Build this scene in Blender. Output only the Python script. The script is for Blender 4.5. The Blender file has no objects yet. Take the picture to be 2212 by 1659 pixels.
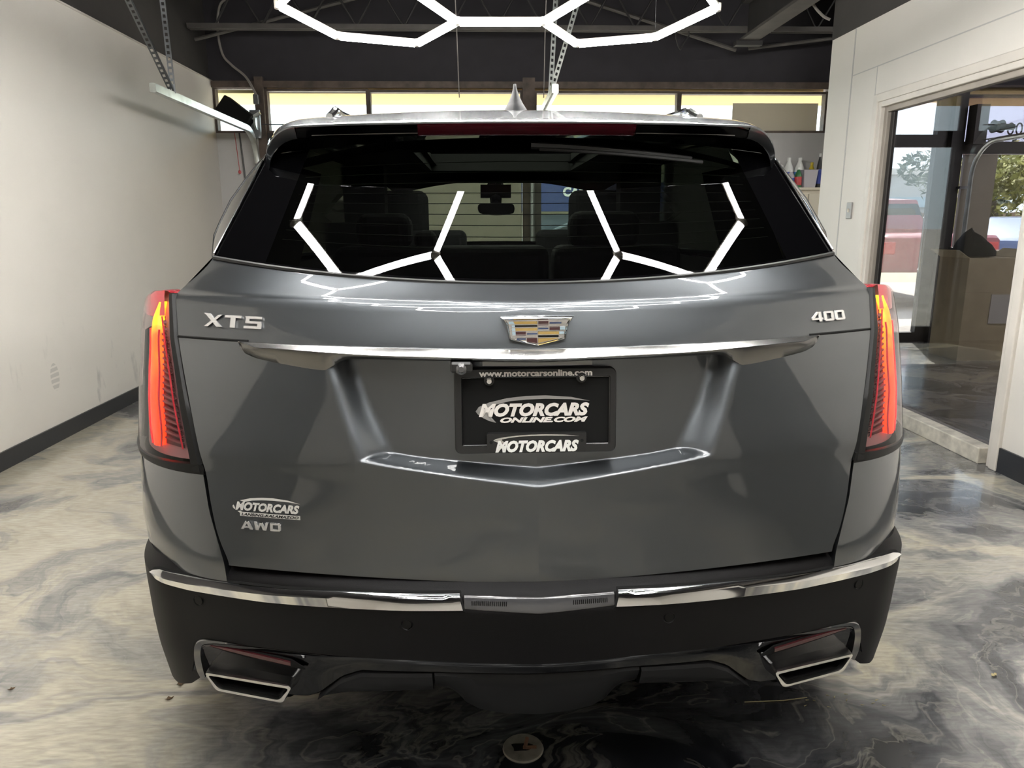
import bpy, bmesh, math, random
from mathutils import Vector, Matrix, Euler
random.seed(7)
SC = bpy.context.scene
COL = SC.collection

# ------------------------------------------------------------------ camera, world, sun, exposure
CAM = Vector((-0.099, -1.209, 1.30))
YAW, PITCH, ROLL = math.radians(2.32), math.radians(12.61), math.radians(-0.274)
def make_camera():
    cd = bpy.data.cameras.new('camera'); o = bpy.data.objects.new('camera', cd); COL.objects.link(o)
    cd.sensor_fit = 'HORIZONTAL'; cd.sensor_width = 36.0; cd.lens = 1570.0 / 2212.0 * 36.0
    cd.clip_start = 0.05; cd.clip_end = 500
    f = Vector((math.sin(YAW)*math.cos(PITCH), math.cos(YAW)*math.cos(PITCH), -math.sin(PITCH)))
    r = Vector((math.cos(YAW), -math.sin(YAW), 0)); u = r.cross(f)
    c, s = math.cos(ROLL), math.sin(ROLL)
    r2 = r*c + u*s; u2 = u*c - r*s
    m = Matrix((r2, u2, -f)).transposed().to_4x4(); m.translation = CAM
    o.matrix_world = m
    SC.camera = o
make_camera()

LAMP_EMIT = 37.0
SC.view_settings.view_transform = 'Standard'
SC.view_settings.look = 'None'
SC.view_settings.exposure = 1.0
SC.view_settings.gamma = 1.0
SC.view_settings.use_curve_mapping = False
try:
    SC.cycles.use_denoising = True
    SC.cycles.max_bounces = 8
    SC.cycles.transparent_max_bounces = 16
    SC.cycles.caustics_reflective = False
    SC.cycles.caustics_refractive = False
    SC.cycles.sample_clamp_indirect = 6.0
except Exception:
    pass
def make_world():
    w = bpy.data.worlds.new('world'); SC.world = w; w.use_nodes = True
    nt = w.node_tree; nt.nodes.clear()
    out = nt.nodes.new('ShaderNodeOutputWorld'); bg = nt.nodes.new('ShaderNodeBackground')
    sky = nt.nodes.new('ShaderNodeTexSky')
    sky.sky_type = 'HOSEK_WILKIE'; sky.turbidity = 4.0; sky.ground_albedo = 0.4
    sky.sun_direction = Vector((0.25, 0.62, 0.74)).normalized()
    mix = nt.nodes.new('ShaderNodeMix'); mix.data_type = 'RGBA'; mix.inputs[0].default_value = 0.55
    mix.inputs[7].default_value = (0.85, 0.92, 1.0, 1)
    nt.links.new(sky.outputs[0], mix.inputs[6]); nt.links.new(mix.outputs[2], bg.inputs[0])
    bg.inputs[1].default_value = 4.2
    nt.links.new(bg.outputs[0], out.inputs[0])
make_world()
def make_sun():
    ld = bpy.data.lights.new('sun', 'SUN'); ld.energy = 13.0; ld.angle = 0.01; ld.color = (1, .93, .82)
    o = bpy.data.objects.new('sun', ld); COL.objects.link(o)
    o.rotation_euler = Vector((-0.25, -0.62, -0.74)).to_track_quat('-Z', 'Y').to_euler()
    o.location = (0, 20, 20)
make_sun()

# ------------------------------------------------------------------ materials
MATS = {}
def nodes(name):
    m = bpy.data.materials.new(name); m.use_nodes = True
    nt = m.node_tree; b = nt.nodes['Principled BSDF']
    MATS[name] = m
    return m, nt, b
def N(nt, t, **k):
    n = nt.nodes.new(t)
    for a, v in k.items(): setattr(n, a, v)
    return n
def pbr(name, col, rough=.5, metal=0., coat=0., spec=.5, coat_rough=.03, bump=0., bscale=80, var=0., vscale=6):
    m, nt, b = nodes(name)
    b.inputs['Base Color'].default_value = (*col, 1); b.inputs['Roughness'].default_value = rough
    b.inputs['Metallic'].default_value = metal; b.inputs['Coat Weight'].default_value = coat
    b.inputs['Coat Roughness'].default_value = coat_rough; b.inputs['Specular IOR Level'].default_value = spec
    tc = N(nt, 'ShaderNodeTexCoord')
    if var:
        nz = N(nt, 'ShaderNodeTexNoise'); nz.inputs['Scale'].default_value = vscale; nz.inputs['Detail'].default_value = 5
        nt.links.new(tc.outputs['Object'], nz.inputs['Vector'])
        rm = N(nt, 'ShaderNodeMapRange'); rm.inputs[1].default_value = .3; rm.inputs[2].default_value = .7
        rm.inputs[3].default_value = 1-var; rm.inputs[4].default_value = 1+var
        nt.links.new(nz.outputs[0], rm.inputs[0])
        mx = N(nt, 'ShaderNodeMix', data_type='RGBA', blend_type='MULTIPLY'); mx.inputs[0].default_value = 1
        mx.inputs[6].default_value = (*col, 1)
        nt.links.new(rm.outputs[0], mx.inputs[7]); nt.links.new(mx.outputs[2], b.inputs['Base Color'])
    if bump:
        nz = N(nt, 'ShaderNodeTexNoise'); nz.inputs['Scale'].default_value = bscale; nz.inputs['Detail'].default_value = 3
        nt.links.new(tc.outputs['Object'], nz.inputs['Vector'])
        bp = N(nt, 'ShaderNodeBump'); bp.inputs['Strength'].default_value = bump; bp.inputs['Distance'].default_value = .002
        nt.links.new(nz.outputs[0], bp.inputs['Height']); nt.links.new(bp.outputs[0], b.inputs['Normal'])
    return m
def emit(name, col, strength):
    m, nt, b = nodes(name)
    b.inputs['Base Color'].default_value = (*col, 1)
    b.inputs['Emission Color'].default_value = (*col, 1); b.inputs['Emission Strength'].default_value = strength
    return m
def pane(name, tint, ior=1.5, refl=1.0):
    """thin glass sheet: tinted see-through plus a Fresnel mirror"""
    m = bpy.data.materials.new(name); m.use_nodes = True; nt = m.node_tree; nt.nodes.clear()
    out = N(nt, 'ShaderNodeOutputMaterial'); tr = N(nt, 'ShaderNodeBsdfTransparent'); gl = N(nt, 'ShaderNodeBsdfGlossy')
    tr.inputs[0].default_value = (*tint, 1); gl.inputs['Roughness'].default_value = 0.0
    # Schlick curve, the same from both faces of the sheet
    f0 = ((ior-1)/(ior+1))**2*refl
    fr = N(nt, 'ShaderNodeLayerWeight'); fr.inputs[0].default_value = .5
    pw = N(nt, 'ShaderNodeMath', operation='POWER'); pw.inputs[1].default_value = 5.0; nt.links.new(fr.outputs['Facing'], pw.inputs[0])
    ml = N(nt, 'ShaderNodeMath', operation='MULTIPLY_ADD'); ml.inputs[1].default_value = 1-f0; ml.inputs[2].default_value = f0; ml.use_clamp = True
    nt.links.new(pw.outputs[0], ml.inputs[0])
    mx = N(nt, 'ShaderNodeMixShader')
    nt.links.new(ml.outputs[0], mx.inputs[0]); nt.links.new(tr.outputs[0], mx.inputs[1]); nt.links.new(gl.outputs[0], mx.inputs[2])
    nt.links.new(mx.outputs[0], out.inputs[0]); MATS[name] = m
    return m
def ramp(nt, stops):
    r = N(nt, 'ShaderNodeValToRGB'); e = r.color_ramp.elements
    while len(e) < len(stops): e.new(.5)
    for el, (p, c) in zip(e, stops): el.position = p; el.color = (*c, 1)
    return r
def make_paint():
    m, nt, b = nodes('paint')
    b.inputs['Base Color'].default_value = (.113, .122, .132, 1); b.inputs['Metallic'].default_value = 1.0; b.inputs['Specular IOR Level'].default_value = .5
    b.inputs['Roughness'].default_value = .41; b.inputs['Coat Weight'].default_value = 1.0
    b.inputs['Coat Roughness'].default_value = .015; b.inputs['Coat IOR'].default_value = 1.6
    tc = N(nt, 'ShaderNodeTexCoord'); nz = N(nt, 'ShaderNodeTexNoise'); nz.inputs['Scale'].default_value = 1400
    nt.links.new(tc.outputs['Object'], nz.inputs['Vector'])
    bp = N(nt, 'ShaderNodeBump'); bp.inputs['Strength'].default_value = .08; bp.inputs['Distance'].default_value = .0005
    nt.links.new(nz.outputs[0], bp.inputs['Height']); nt.links.new(bp.outputs[0], b.inputs['Normal'])
make_paint()
def make_floor_mat():
    m, nt, b = nodes('epoxy')
    L = nt.links.new
    tc = N(nt, 'ShaderNodeTexCoord')
    mp = N(nt, 'ShaderNodeMapping'); mp.inputs['Rotation'].default_value = (0, 0, math.radians(-28)); mp.inputs['Scale'].default_value = (.85, 1.25, 1)
    L(tc.outputs['Object'], mp.inputs[0])
    w1 = N(nt, 'ShaderNodeTexNoise'); w1.inputs['Scale'].default_value = 1.1; w1.inputs['Detail'].default_value = 5; w1.inputs['Distortion'].default_value = .9
    L(mp.outputs[0], w1.inputs['Vector'])
    vm = N(nt, 'ShaderNodeVectorMath', operation='MULTIPLY_ADD'); vm.inputs[1].default_value = (1.6, 1.6, 0)
    L(w1.outputs['Color'], vm.inputs[0]); L(mp.outputs[0], vm.inputs[2])
    n2 = N(nt, 'ShaderNodeTexNoise'); n2.inputs['Scale'].default_value = 1.25; n2.inputs['Detail'].default_value = 9; n2.inputs['Roughness'].default_value = .58; n2.inputs['Distortion'].default_value = 1.3
    L(vm.outputs[0], n2.inputs['Vector'])
    # paler metallic pigment was poured over the left half of the bay
    sx = N(nt, 'ShaderNodeSeparateXYZ'); L(tc.outputs['Object'], sx.inputs[0])
    side = N(nt, 'ShaderNodeMapRange'); side.inputs[1].default_value = -1.5; side.inputs[2].default_value = 1.2; side.inputs[3].default_value = .11; side.inputs[4].default_value = .025
    L(sx.outputs[0], side.inputs[0])
    # charcoal pigment plus painted-in shade, darkening the floor under the car's tail
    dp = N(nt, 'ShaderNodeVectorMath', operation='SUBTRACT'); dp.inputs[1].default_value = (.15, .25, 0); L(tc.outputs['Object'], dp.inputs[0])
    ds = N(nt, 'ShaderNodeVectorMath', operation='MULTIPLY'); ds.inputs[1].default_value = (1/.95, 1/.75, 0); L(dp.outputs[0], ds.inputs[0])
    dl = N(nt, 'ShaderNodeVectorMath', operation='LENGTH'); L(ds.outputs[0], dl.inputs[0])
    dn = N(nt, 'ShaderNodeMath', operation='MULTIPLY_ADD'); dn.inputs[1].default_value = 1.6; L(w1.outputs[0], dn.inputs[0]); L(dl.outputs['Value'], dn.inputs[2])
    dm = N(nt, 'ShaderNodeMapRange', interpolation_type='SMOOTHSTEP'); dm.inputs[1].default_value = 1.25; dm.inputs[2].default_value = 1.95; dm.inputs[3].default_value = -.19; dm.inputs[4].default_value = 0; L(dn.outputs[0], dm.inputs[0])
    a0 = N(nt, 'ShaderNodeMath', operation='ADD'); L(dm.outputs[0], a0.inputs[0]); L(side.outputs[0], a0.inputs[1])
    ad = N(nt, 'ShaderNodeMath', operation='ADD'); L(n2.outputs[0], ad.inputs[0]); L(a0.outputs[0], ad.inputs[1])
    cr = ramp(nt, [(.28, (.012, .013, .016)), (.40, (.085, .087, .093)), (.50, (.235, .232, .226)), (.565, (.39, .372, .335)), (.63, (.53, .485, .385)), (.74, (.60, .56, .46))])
    L(ad.outputs[0], cr.inputs[0])
    # thin pale veins
    n3 = N(nt, 'ShaderNodeTexNoise'); n3.inputs['Scale'].default_value = 1.7; n3.inputs['Detail'].default_value = 6; n3.inputs['Distortion'].default_value = 2.0
    L(vm.outputs[0], n3.inputs['Vector'])
    ab = N(nt, 'ShaderNodeMath', operation='SUBTRACT'); ab.inputs[1].default_value = .5; L(n3.outputs[0], ab.inputs[0])
    aa = N(nt, 'ShaderNodeMath', operation='ABSOLUTE'); L(ab.outputs[0], aa.inputs[0])
    vr = N(nt, 'ShaderNodeMapRange'); vr.inputs[1].default_value = 0; vr.inputs[2].default_value = .022; vr.inputs[3].default_value = .2; vr.inputs[4].default_value = 0
    L(aa.outputs[0], vr.inputs[0])
    mx = N(nt, 'ShaderNodeMix', data_type='RGBA'); L(vr.outputs[0], mx.inputs[0]); L(cr.outputs[0], mx.inputs[6]); mx.inputs[7].default_value = (.56, .53, .45, 1)
    # brushed grain
    mp2 = N(nt, 'ShaderNodeMapping'); mp2.inputs['Rotation'].default_value = (0, 0, math.radians(35)); mp2.inputs['Scale'].default_value = (18, 90, 1)
    L(tc.outputs['Object'], mp2.inputs[0])
    n4 = N(nt, 'ShaderNodeTexNoise'); n4.inputs['Scale'].default_value = 1; n4.inputs['Detail'].default_value = 4; L(mp2.outputs[0], n4.inputs['Vector'])
    g = N(nt, 'ShaderNodeMapRange'); g.inputs[1].default_value = .3; g.inputs[2].default_value = .7; g.inputs[3].default_value = .82; g.inputs[4].default_value = 1.15
    L(n4.outputs[0], g.inputs[0])
    mu = N(nt, 'ShaderNodeMix', data_type='RGBA', blend_type='MULTIPLY'); mu.inputs[0].default_value = 1; L(mx.outputs[2], mu.inputs[6]); L(g.outputs[0], mu.inputs[7])
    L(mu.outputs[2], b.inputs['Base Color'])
    b.inputs['Roughness'].default_value = .24; b.inputs['Specular IOR Level'].default_value = .5; b.inputs['Metallic'].default_value = .12
    b.inputs['Coat Weight'].default_value = .5; b.inputs['Coat Roughness'].default_value = .07
    bp = N(nt, 'ShaderNodeBump'); bp.inputs['Strength'].default_value = .05; bp.inputs['Distance'].default_value = .004
    L(n2.outputs[0], bp.inputs['Height']); L(bp.outputs[0], b.inputs['Normal'])
make_floor_mat()
def make_wall_mat(name, col, smudge=False):
    m, nt, b = nodes(name); L = nt.links.new
    tc = N(nt, 'ShaderNodeTexCoord'); nz = N(nt, 'ShaderNodeTexNoise'); nz.inputs['Scale'].default_value = .9; nz.inputs['Detail'].default_value = 6
    L(tc.outputs['Object'], nz.inputs['Vector'])
    cr = ramp(nt, [(.3, tuple(c*.93 for c in col)), (.7, tuple(min(1, c*1.04) for c in col))]); L(nz.outputs[0], cr.inputs[0])
    last = cr.outputs[0]
    if smudge:   # scuffs left by shoes, low on the wall
        sp = N(nt, 'ShaderNodeSeparateXYZ'); L(tc.outputs['Object'], sp.inputs[0])
        mp = N(nt, 'ShaderNodeMapping'); mp.inputs['Scale'].default_value = (1, 9, 3.2); L(tc.outputs['Object'], mp.inputs[0])
        n2 = N(nt, 'ShaderNodeTexNoise'); n2.inputs['Scale'].default_value = 1.3; n2.inputs['Detail'].default_value = 7; L(mp.outputs[0], n2.inputs['Vector'])
        th = N(nt, 'ShaderNodeMapRange'); th.inputs[1].default_value = .62; th.inputs[2].default_value = .76; th.inputs[3].default_value = 0; th.inputs[4].default_value = .5; L(n2.outputs[0], th.inputs[0])
        lo = N(nt, 'ShaderNodeMapRange'); lo.inputs[1].default_value = .2; lo.inputs[2].default_value = .8; lo.inputs[3].default_value = 1; lo.inputs[4].default_value = 0; L(sp.outputs[2], lo.inputs[0])
        ml = N(nt, 'ShaderNodeMath', operation='MULTIPLY'); L(th.outputs[0], ml.inputs[0]); L(lo.outputs[0], ml.inputs[1])
        # the tread print of one shoe
        d = N(nt, 'ShaderNodeVectorMath', operation='SUBTRACT'); d.inputs[1].default_value = (-2.7, 3.225, .39); L(tc.outputs['Object'], d.inputs[0])
        sc = N(nt, 'ShaderNodeVectorMath', operation='MULTIPLY'); sc.inputs[1].default_value = (0, 1/.045, 1/.085); L(d.outputs[0], sc.inputs[0])
        ln = N(nt, 'ShaderNodeVectorMath', operation='LENGTH'); L(sc.outputs[0], ln.inputs[0])
        ins = N(nt, 'ShaderNodeMath', operation='LESS_THAN'); ins.inputs[1].default_value = 1; L(ln.outputs['Value'], ins.inputs[0])
        wv = N(nt, 'ShaderNodeTexWave', wave_type='BANDS', bands_direction='Z'); wv.inputs['Scale'].default_value = 9; wv.inputs['Distortion'].default_value = 1.2; L(tc.outputs['Object'], wv.inputs['Vector'])
        gt = N(nt, 'ShaderNodeMath', operation='GREATER_THAN'); gt.inputs[1].default_value = .25; L(wv.outputs['Fac'], gt.inputs[0])
        m2 = N(nt, 'ShaderNodeMath', operation='MULTIPLY'); L(ins.outputs[0], m2.inputs[0]); L(gt.outputs[0], m2.inputs[1])
        m3 = N(nt, 'ShaderNodeMath', operation='MULTIPLY'); m3.inputs[1].default_value = .33; L(m2.outputs[0], m3.inputs[0])
        mxx = N(nt, 'ShaderNodeMath', operation='MAXIMUM'); L(m3.outputs[0], mxx.inputs[0]); L(ml.outputs[0], mxx.inputs[1])
        mc = N(nt, 'ShaderNodeMix', data_type='RGBA'); L(mxx.outputs[0], mc.inputs[0]); L(last, mc.inputs[6]); mc.inputs[7].default_value = (.2, .2, .2, 1)
        last = mc.outputs[2]
    L(last, b.inputs['Base Color']); b.inputs['Roughness'].default_value = .55
    n5 = N(nt, 'ShaderNodeTexNoise'); n5.inputs['Scale'].default_value = 60; L(tc.outputs['Object'], n5.inputs['Vector'])
    bp = N(nt, 'ShaderNodeBump'); bp.inputs['Strength'].default_value = .12; bp.inputs['Distance'].default_value = .002
    L(n5.outputs[0], bp.inputs['Height']); L(bp.outputs[0], b.inputs['Normal'])
make_wall_mat('wall_white', (.71, .675, .62), True)
make_wall_mat('wall_side', (.72, .69, .64))
make_wall_mat('wall_grey', (.50, .49, .475))
pbr('wall_dark', (.046, .042, .040), .7, var=.25, vscale=1.6, bump=.3, bscale=30)
pbr('wall_black', (.021, .0185, .023), .75, var=.15)
pbr('deck', (.016, .015, .018), .7)
pbr('steel_dark', (.024, .022, .022), .6, var=.2)
pbr('steel_grey', (.085, .078, .072), .55, .3, var=.2)
pbr('baseboard', (.020, .021, .026), .35, bump=.2, bscale=20)
pbr('trim_white', (.64, .60, .545), .4, var=.06)
pbr('jamb_shaded', (.33, .295, .255), .5, var=.08)  # trim colour darkened to paint in the shade inside the casing
pbr('trim_worn', (.60, .56, .48), .6, var=.3, vscale=14)
pbr('frame_brown', (.085, .062, .048), .6, var=.4, vscale=10)
pbr('frame_dark', (.035, .032, .030), .5, .2)
pbr('galv', (.62, .66, .64), .30, .9, var=.2, vscale=9)
pbr('galv_dark', (.22, .23, .24), .4, .9, var=.2, vscale=12)
pbr('cable_grey', (.24, .22, .20), .6)
pbr('cable_dark', (.05, .05, .05), .5)
pbr('gloss_black', (.0008, .0008, .001), .02)
pbr('trim_black', (.002, .002, .002), .35, spec=.2)
pbr('fin_grey', (.012, .012, .013), .45, spec=.05)
pbr('clad', (.0042, .0038, .0043), .52, spec=.18, bump=.25, bscale=900)
pbr('clad_low', (.011, .011, .0115), .5, spec=.2)
pbr('black_plastic', (.012, .012, .012), .42)
pbr('black_matte', (.006, .006, .006), .8, spec=.2)
pbr('chrome', (.80, .80, .79), .07, 1.0)
pbr('satin', (.66, .65, .64), .20, 1.0)
pbr('satin_dark', (.22, .218, .214), .22, 1.0)
pbr('dark_chrome', (.20, .20, .20), .15, 1.0)
pbr('badge', (.78, .77, .75), .22, .7)
pbr('print_white', (.80, .76, .72), .5)
pbr('print_silver', (.30, .29, .28), .4, .2)
pbr('decal', (.66, .65, .62), .3, .3)
pbr('gold', (.56, .38, .12), .25, .5, coat=1)
pbr('crimson', (.05, .006, .009), .15, coat=1)
pbr('navy', (.03, .05, .12), .15, coat=1)
pbr('pale_blue', (.36, .48, .55), .15, coat=1)
pbr('red_lens', (.045, .003, .007), .10, coat=.6)
pbr('red_reflector', (.05, .004, .007), .25, coat=.6)
pbr('smoke_lens', (.05, .05, .053), .2, coat=1)
pbr('lamp_body', (.36, .22, .225), .5, .1)
pbr('lamp_dark', (.035, .012, .014), .6, .0)
pbr('lamp_rib', (.16, .05, .055), .4, .0)
pbr('lamp_edge', (.55, .04, .06), .2, .1, coat=1)
pbr('rubber', (.012, .012, .012), .7)
pbr('cloth', (.010, .010, .011), .9, spec=.1)
pbr('liner', (.012, .0115, .012), .9, spec=.1)
pbr('alloy', (.42, .42, .43), .3, .9)
pbr('concrete', (.42, .38, .35), .9, var=.15, vscale=1)
pbr('soffit', (.64, .49, .25), .8)
def make_board():
    m, nt, b = nodes('tan_board'); b.inputs['Base Color'].default_value = (.62, .57, .46, 1); b.inputs['Roughness'].default_value = .7
    tl = N(nt, 'ShaderNodeBsdfTranslucent'); tl.inputs[0].default_value = (.62, .57, .46, 1); mx = N(nt, 'ShaderNodeMixShader'); mx.inputs[0].default_value = .22
    out = [n for n in nt.nodes if n.type == 'OUTPUT_MATERIAL'][0]
    nt.links.new(b.outputs[0], mx.inputs[1]); nt.links.new(tl.outputs[0], mx.inputs[2]); nt.links.new(mx.outputs[0], out.inputs[0])
make_board()
pbr('door_cream', (.56, .53, .44), .5, var=.05)
pbr('door_tan', (.30, .27, .215), .5, var=.06)
pbr('cardboard', (.52, .44, .29), .8, var=.1)
pbr('paper', (.6, .58, .54), .7)
pbr('blue_paint', (.06, .10, .30), .3, coat=.5)
pbr('navy_sign', (.03, .045, .16), .4)
pbr('red_paint', (.26, .035, .05), .3, coat=.5)
pbr('sky_paint', (.12, .17, .33), .3, coat=.5)
pbr('grey_paint', (.10, .12, .15), .3, coat=.5)
pbr('cream_wall', (.60, .55, .38), .8)
pbr('cabinet', (.60, .55, .44), .5)
pbr('jug_white', (.78, .78, .75), .35)
pbr('label_blue', (.03, .06, .33), .4)
pbr('label_sky', (.10, .30, .62), .4)
pbr('label_green', (.03, .15, .05), .4)
pbr('label_red', (.50, .05, .05), .4)
pbr('bottle_yellow', (.62, .48, .03), .4)
pbr('bin_clear', (.45, .43, .45), .3)
pbr('brown_stuff', (.23, .15, .10), .6)
pbr('drain_metal', (.26, .24, .20), .6, .3, var=.3, vscale=30)
pbr('drain_hole', (.004, .004, .004), .9)
pbr('rust', (.14, .07, .04), .8)
pbr('straw', (.42, .36, .19), .7)
pbr('leaf_dry', (.12, .075, .04), .8)
pbr('leaves', (.27, .26, .06), .7, var=.5, vscale=3)
pbr('leaves_dark', (.045, .065, .03), .7, var=.4, vscale=3)
pbr('bark', (.08, .06, .045), .9)
pbr('flag_red', (.5, .04, .05), .7)
pbr('flag_white', (.7, .7, .7), .7)
pbr('flag_blue', (.03, .05, .2), .7)
pane('rear_glass', (.36, .40, .33), 1.52)
pane('clear_glass', (.86, .90, .87), 1.45)
pane('dark_glass', (.05, .055, .05), 1.5)
pane('store_glass', (.60, .59, .62), 1.45)
pane('lens_clear', (.93, .80, .80), 1.28)
emit('tube_light', (1.0, .985, .95), LAMP_EMIT)
def make_tail_glow():
    m, nt, b = nodes('tail_glow'); L = nt.links.new
    tc = N(nt, 'ShaderNodeTexCoord'); sp = N(nt, 'ShaderNodeSeparateXYZ'); L(tc.outputs['Object'], sp.inputs[0])
    nz = N(nt, 'ShaderNodeTexNoise'); nz.inputs['Scale'].default_value = 22; L(tc.outputs['Object'], nz.inputs['Vector'])
    ad = N(nt, 'ShaderNodeMath', operation='MULTIPLY_ADD'); ad.inputs[1].default_value = .16; L(nz.outputs[0], ad.inputs[0]); L(sp.outputs[2], ad.inputs[2])
    mr = N(nt, 'ShaderNodeMapRange'); mr.inputs[1].default_value = .90; mr.inputs[2].default_value = 1.24; L(ad.outputs[0], mr.inputs[0])
    cr = ramp(nt, [(0, (1.0, .016, .002)), (.45, (1.0, .030, .003)), (.66, (1.0, .075, .004)), (.82, (1.0, .22, .006)), (.95, (1.0, .62, .01))]); L(mr.outputs[0], cr.inputs[0])
    L(cr.outputs[0], b.inputs['Emission Color']); b.inputs['Emission Strength'].default_value = 2.1
    b.inputs['Base Color'].default_value = (.4, .02, .02, 1)
make_tail_glow()

# ------------------------------------------------------------------ mesh helpers
class MB:
    def __init__(s): s.v = []; s.f = []; s.sharp = []
    def vert(s, p): s.v.append(tuple(p)); return len(s.v)-1
    def poly(s, pts): s.f.append([s.vert(p) for p in pts])
    def box(s, a, b, M=None):
        (x0, y0, z0), (x1, y1, z1) = a, b
        P = [(x0,y0,z0),(x1,y0,z0),(x1,y1,z0),(x0,y1,z0),(x0,y0,z1),(x1,y0,z1),(x1,y1,z1),(x0,y1,z1)]
        if M is not None: P = [M @ Vector(p) for p in P]
        i = len(s.v); s.v += [tuple(p) for p in P]
        s.f += [[i+k for k in q] for q in ((0,3,2,1),(4,5,6,7),(0,1,5,4),(1,2,6,5),(2,3,7,6),(3,0,4,7))]
        return s
    def grid(s, rows, skip=None, flip=False, closed=False):
        i = len(s.v); n = len(rows[0])
        for r in rows: s.v += [tuple(p) for p in r]
        for a in range(len(rows)-1):
            for c in range(n if closed else n-1):
                if skip and skip(a, c): continue
                d = (c+1) % n
                q = [i+a*n+c, i+a*n+d, i+(a+1)*n+d, i+(a+1)*n+c]
                s.f.append(q[::-1] if flip else q)
        return s
    def tube(s, path, r, n=10, caps=True, closed=False):
        P = [Vector(p) for p in path]; m = len(P); rows = []
        rr = r if hasattr(r, '__len__') else [r]*m
        up = None
        for k in range(m):
            if closed: t = (P[(k+1) % m]-P[k-1])
            else: t = P[min(k+1, m-1)]-P[max(k-1, 0)]
            if t.length < 1e-9: t = Vector((0, 0, 1))
            t.normalize()
            if up is None:
                up = Vector((0, 0, 1)) if abs(t.z) < .9 else Vector((1, 0, 0))
            u = (up - t*up.dot(t))
            if u.length < 1e-6: u = t.orthogonal()
            u.normalize(); up = u; w = t.cross(u)
            rows.append([P[k]+(u*math.cos(2*math.pi*j/n)+w*math.sin(2*math.pi*j/n))*rr[k] for j in range(n)])
        if closed: rows.append(rows[0])
        i = len(s.v); s.grid(rows, closed=True)
        if caps and not closed:
            s.f.append([i+j for j in range(n)][::-1]); s.f.append([i+(m-1)*n+j for j in range(n)])
        return s
    def prism(s, pts, d):
        """extrude a planar 3D polygon by the vector d"""
        d = Vector(d); n = len(pts); i = len(s.v)
        s.v += [tuple(p) for p in pts]; s.v += [tuple(Vector(p)+d) for p in pts]
        s.f.append([i+k for k in range(n)][::-1]); s.f.append([i+n+k for k in range(n)])
        for k in range(n): s.f.append([i+k, i+(k+1) % n, i+n+(k+1) % n, i+n+k])
        return s
    def lathe(s, prof, c, n=20, axis='z'):
        rows = []
        for r, h in prof:
            row = []
            for j in range(n):
                a = 2*math.pi*j/n; p, q = r*math.cos(a), r*math.sin(a)
                if axis == 'z': row.append((c[0]+p, c[1]+q, c[2]+h))
                elif axis == 'y': row.append((c[0]+p, c[1]+h, c[2]+q))
                else: row.append((c[0]+h, c[1]+p, c[2]+q))
            rows.append(row)
        i = len(s.v); s.grid(rows, closed=True)
        s.f.append([i+j for j in range(n)]); s.f.append([i+(len(rows)-1)*n+j for j in range(n)])
        return s
    def build(s, name, mat, parent=None, smooth=35, fix=True):
        me = bpy.data.meshes.new(name); me.from_pydata(s.v, [], s.f)
        if fix:
            bm = bmesh.new(); bm.from_mesh(me); bmesh.ops.remove_doubles(bm, verts=bm.verts, dist=1e-5)
            bmesh.ops.recalc_face_normals(bm, faces=bm.faces); bm.to_mesh(me); bm.free()
        me.materials.append(MATS[mat])
        if smooth:
            me.polygons.foreach_set('use_smooth', [True]*len(me.polygons)); me.set_sharp_from_angle(angle=math.radians(smooth))
        me.update()
        o = bpy.data.objects.new(name, me); COL.objects.link(o)
        if parent: o.parent = parent
        return o
def tag(o, label=None, cat=None, group=None, kind=None):
    if label: o['label'] = label
    if cat: o['category'] = cat
    if group: o['group'] = group
    if kind: o['kind'] = kind
    return o
def struct(o): o['kind'] = 'structure'; return o
def empty(name, loc=(0,0,0), label=None, cat=None, group=None):
    o = bpy.data.objects.new(name, None); COL.objects.link(o); o.location = loc; o.empty_display_size = .1
    return tag(o, label, cat, group)
def box_obj(name, a, b, mat, parent=None, bevel=0):
    m = MB(); m.box(a, b); o = m.build(name, mat, parent, smooth=None)
    if bevel:
        bv = o.modifiers.new('bevel', 'BEVEL'); bv.width = bevel; bv.segments = 2
    return o
def lerp(a, b, t): return a+(b-a)*t
def vl(p, q, t): return tuple(lerp(a, b, t) for a, b in zip(p, q))
def tab(t, z):
    """piecewise linear lookup, t = [(z, value or tuple)...] ascending"""
    if z <= t[0][0]: return t[0][1]
    for (z0, a), (z1, b) in zip(t, t[1:]):
        if z <= z1:
            k = (z-z0)/(z1-z0)
            return tuple(lerp(p, q, k) for p, q in zip(a, b)) if isinstance(a, tuple) else lerp(a, b, k)
    return t[-1][1]
def stab(t, z):
    """smooth (Catmull-Rom) lookup"""
    n = len(t)
    if z <= t[0][0]: return t[0][1]
    if z >= t[-1][0]: return t[-1][1]
    for i in range(n-1):
        if z <= t[i+1][0]:
            x0, x1 = t[i][0], t[i+1][0]; h = x1-x0; k = (z-x0)/h
            def one(g):
                p0, p1 = g(i), g(i+1)
                m0 = (g(i+1)-g(i-1))/(t[i+1][0]-t[i-1][0]) if i > 0 else (p1-p0)/h
                m1 = (g(i+2)-g(i))/(t[i+2][0]-t[i][0]) if i+2 < n else (p1-p0)/h
                a = k*k*k; b = k*k
                return (2*a-3*b+1)*p0+(a-2*b+k)*h*m0+(-2*a+3*b)*p1+(a-b)*h*m1
            if isinstance(t[i][1], tuple): return tuple(one(lambda j, c=c: t[j][1][c]) for c in range(len(t[i][1])))
            return one(lambda j: t[j][1])
def sm(t): t = max(0., min(1., t)); return t*t*(3-2*t)
def frange(a, b, n): return [a+(b-a)*i/(n-1) for i in range(n)]
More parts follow.
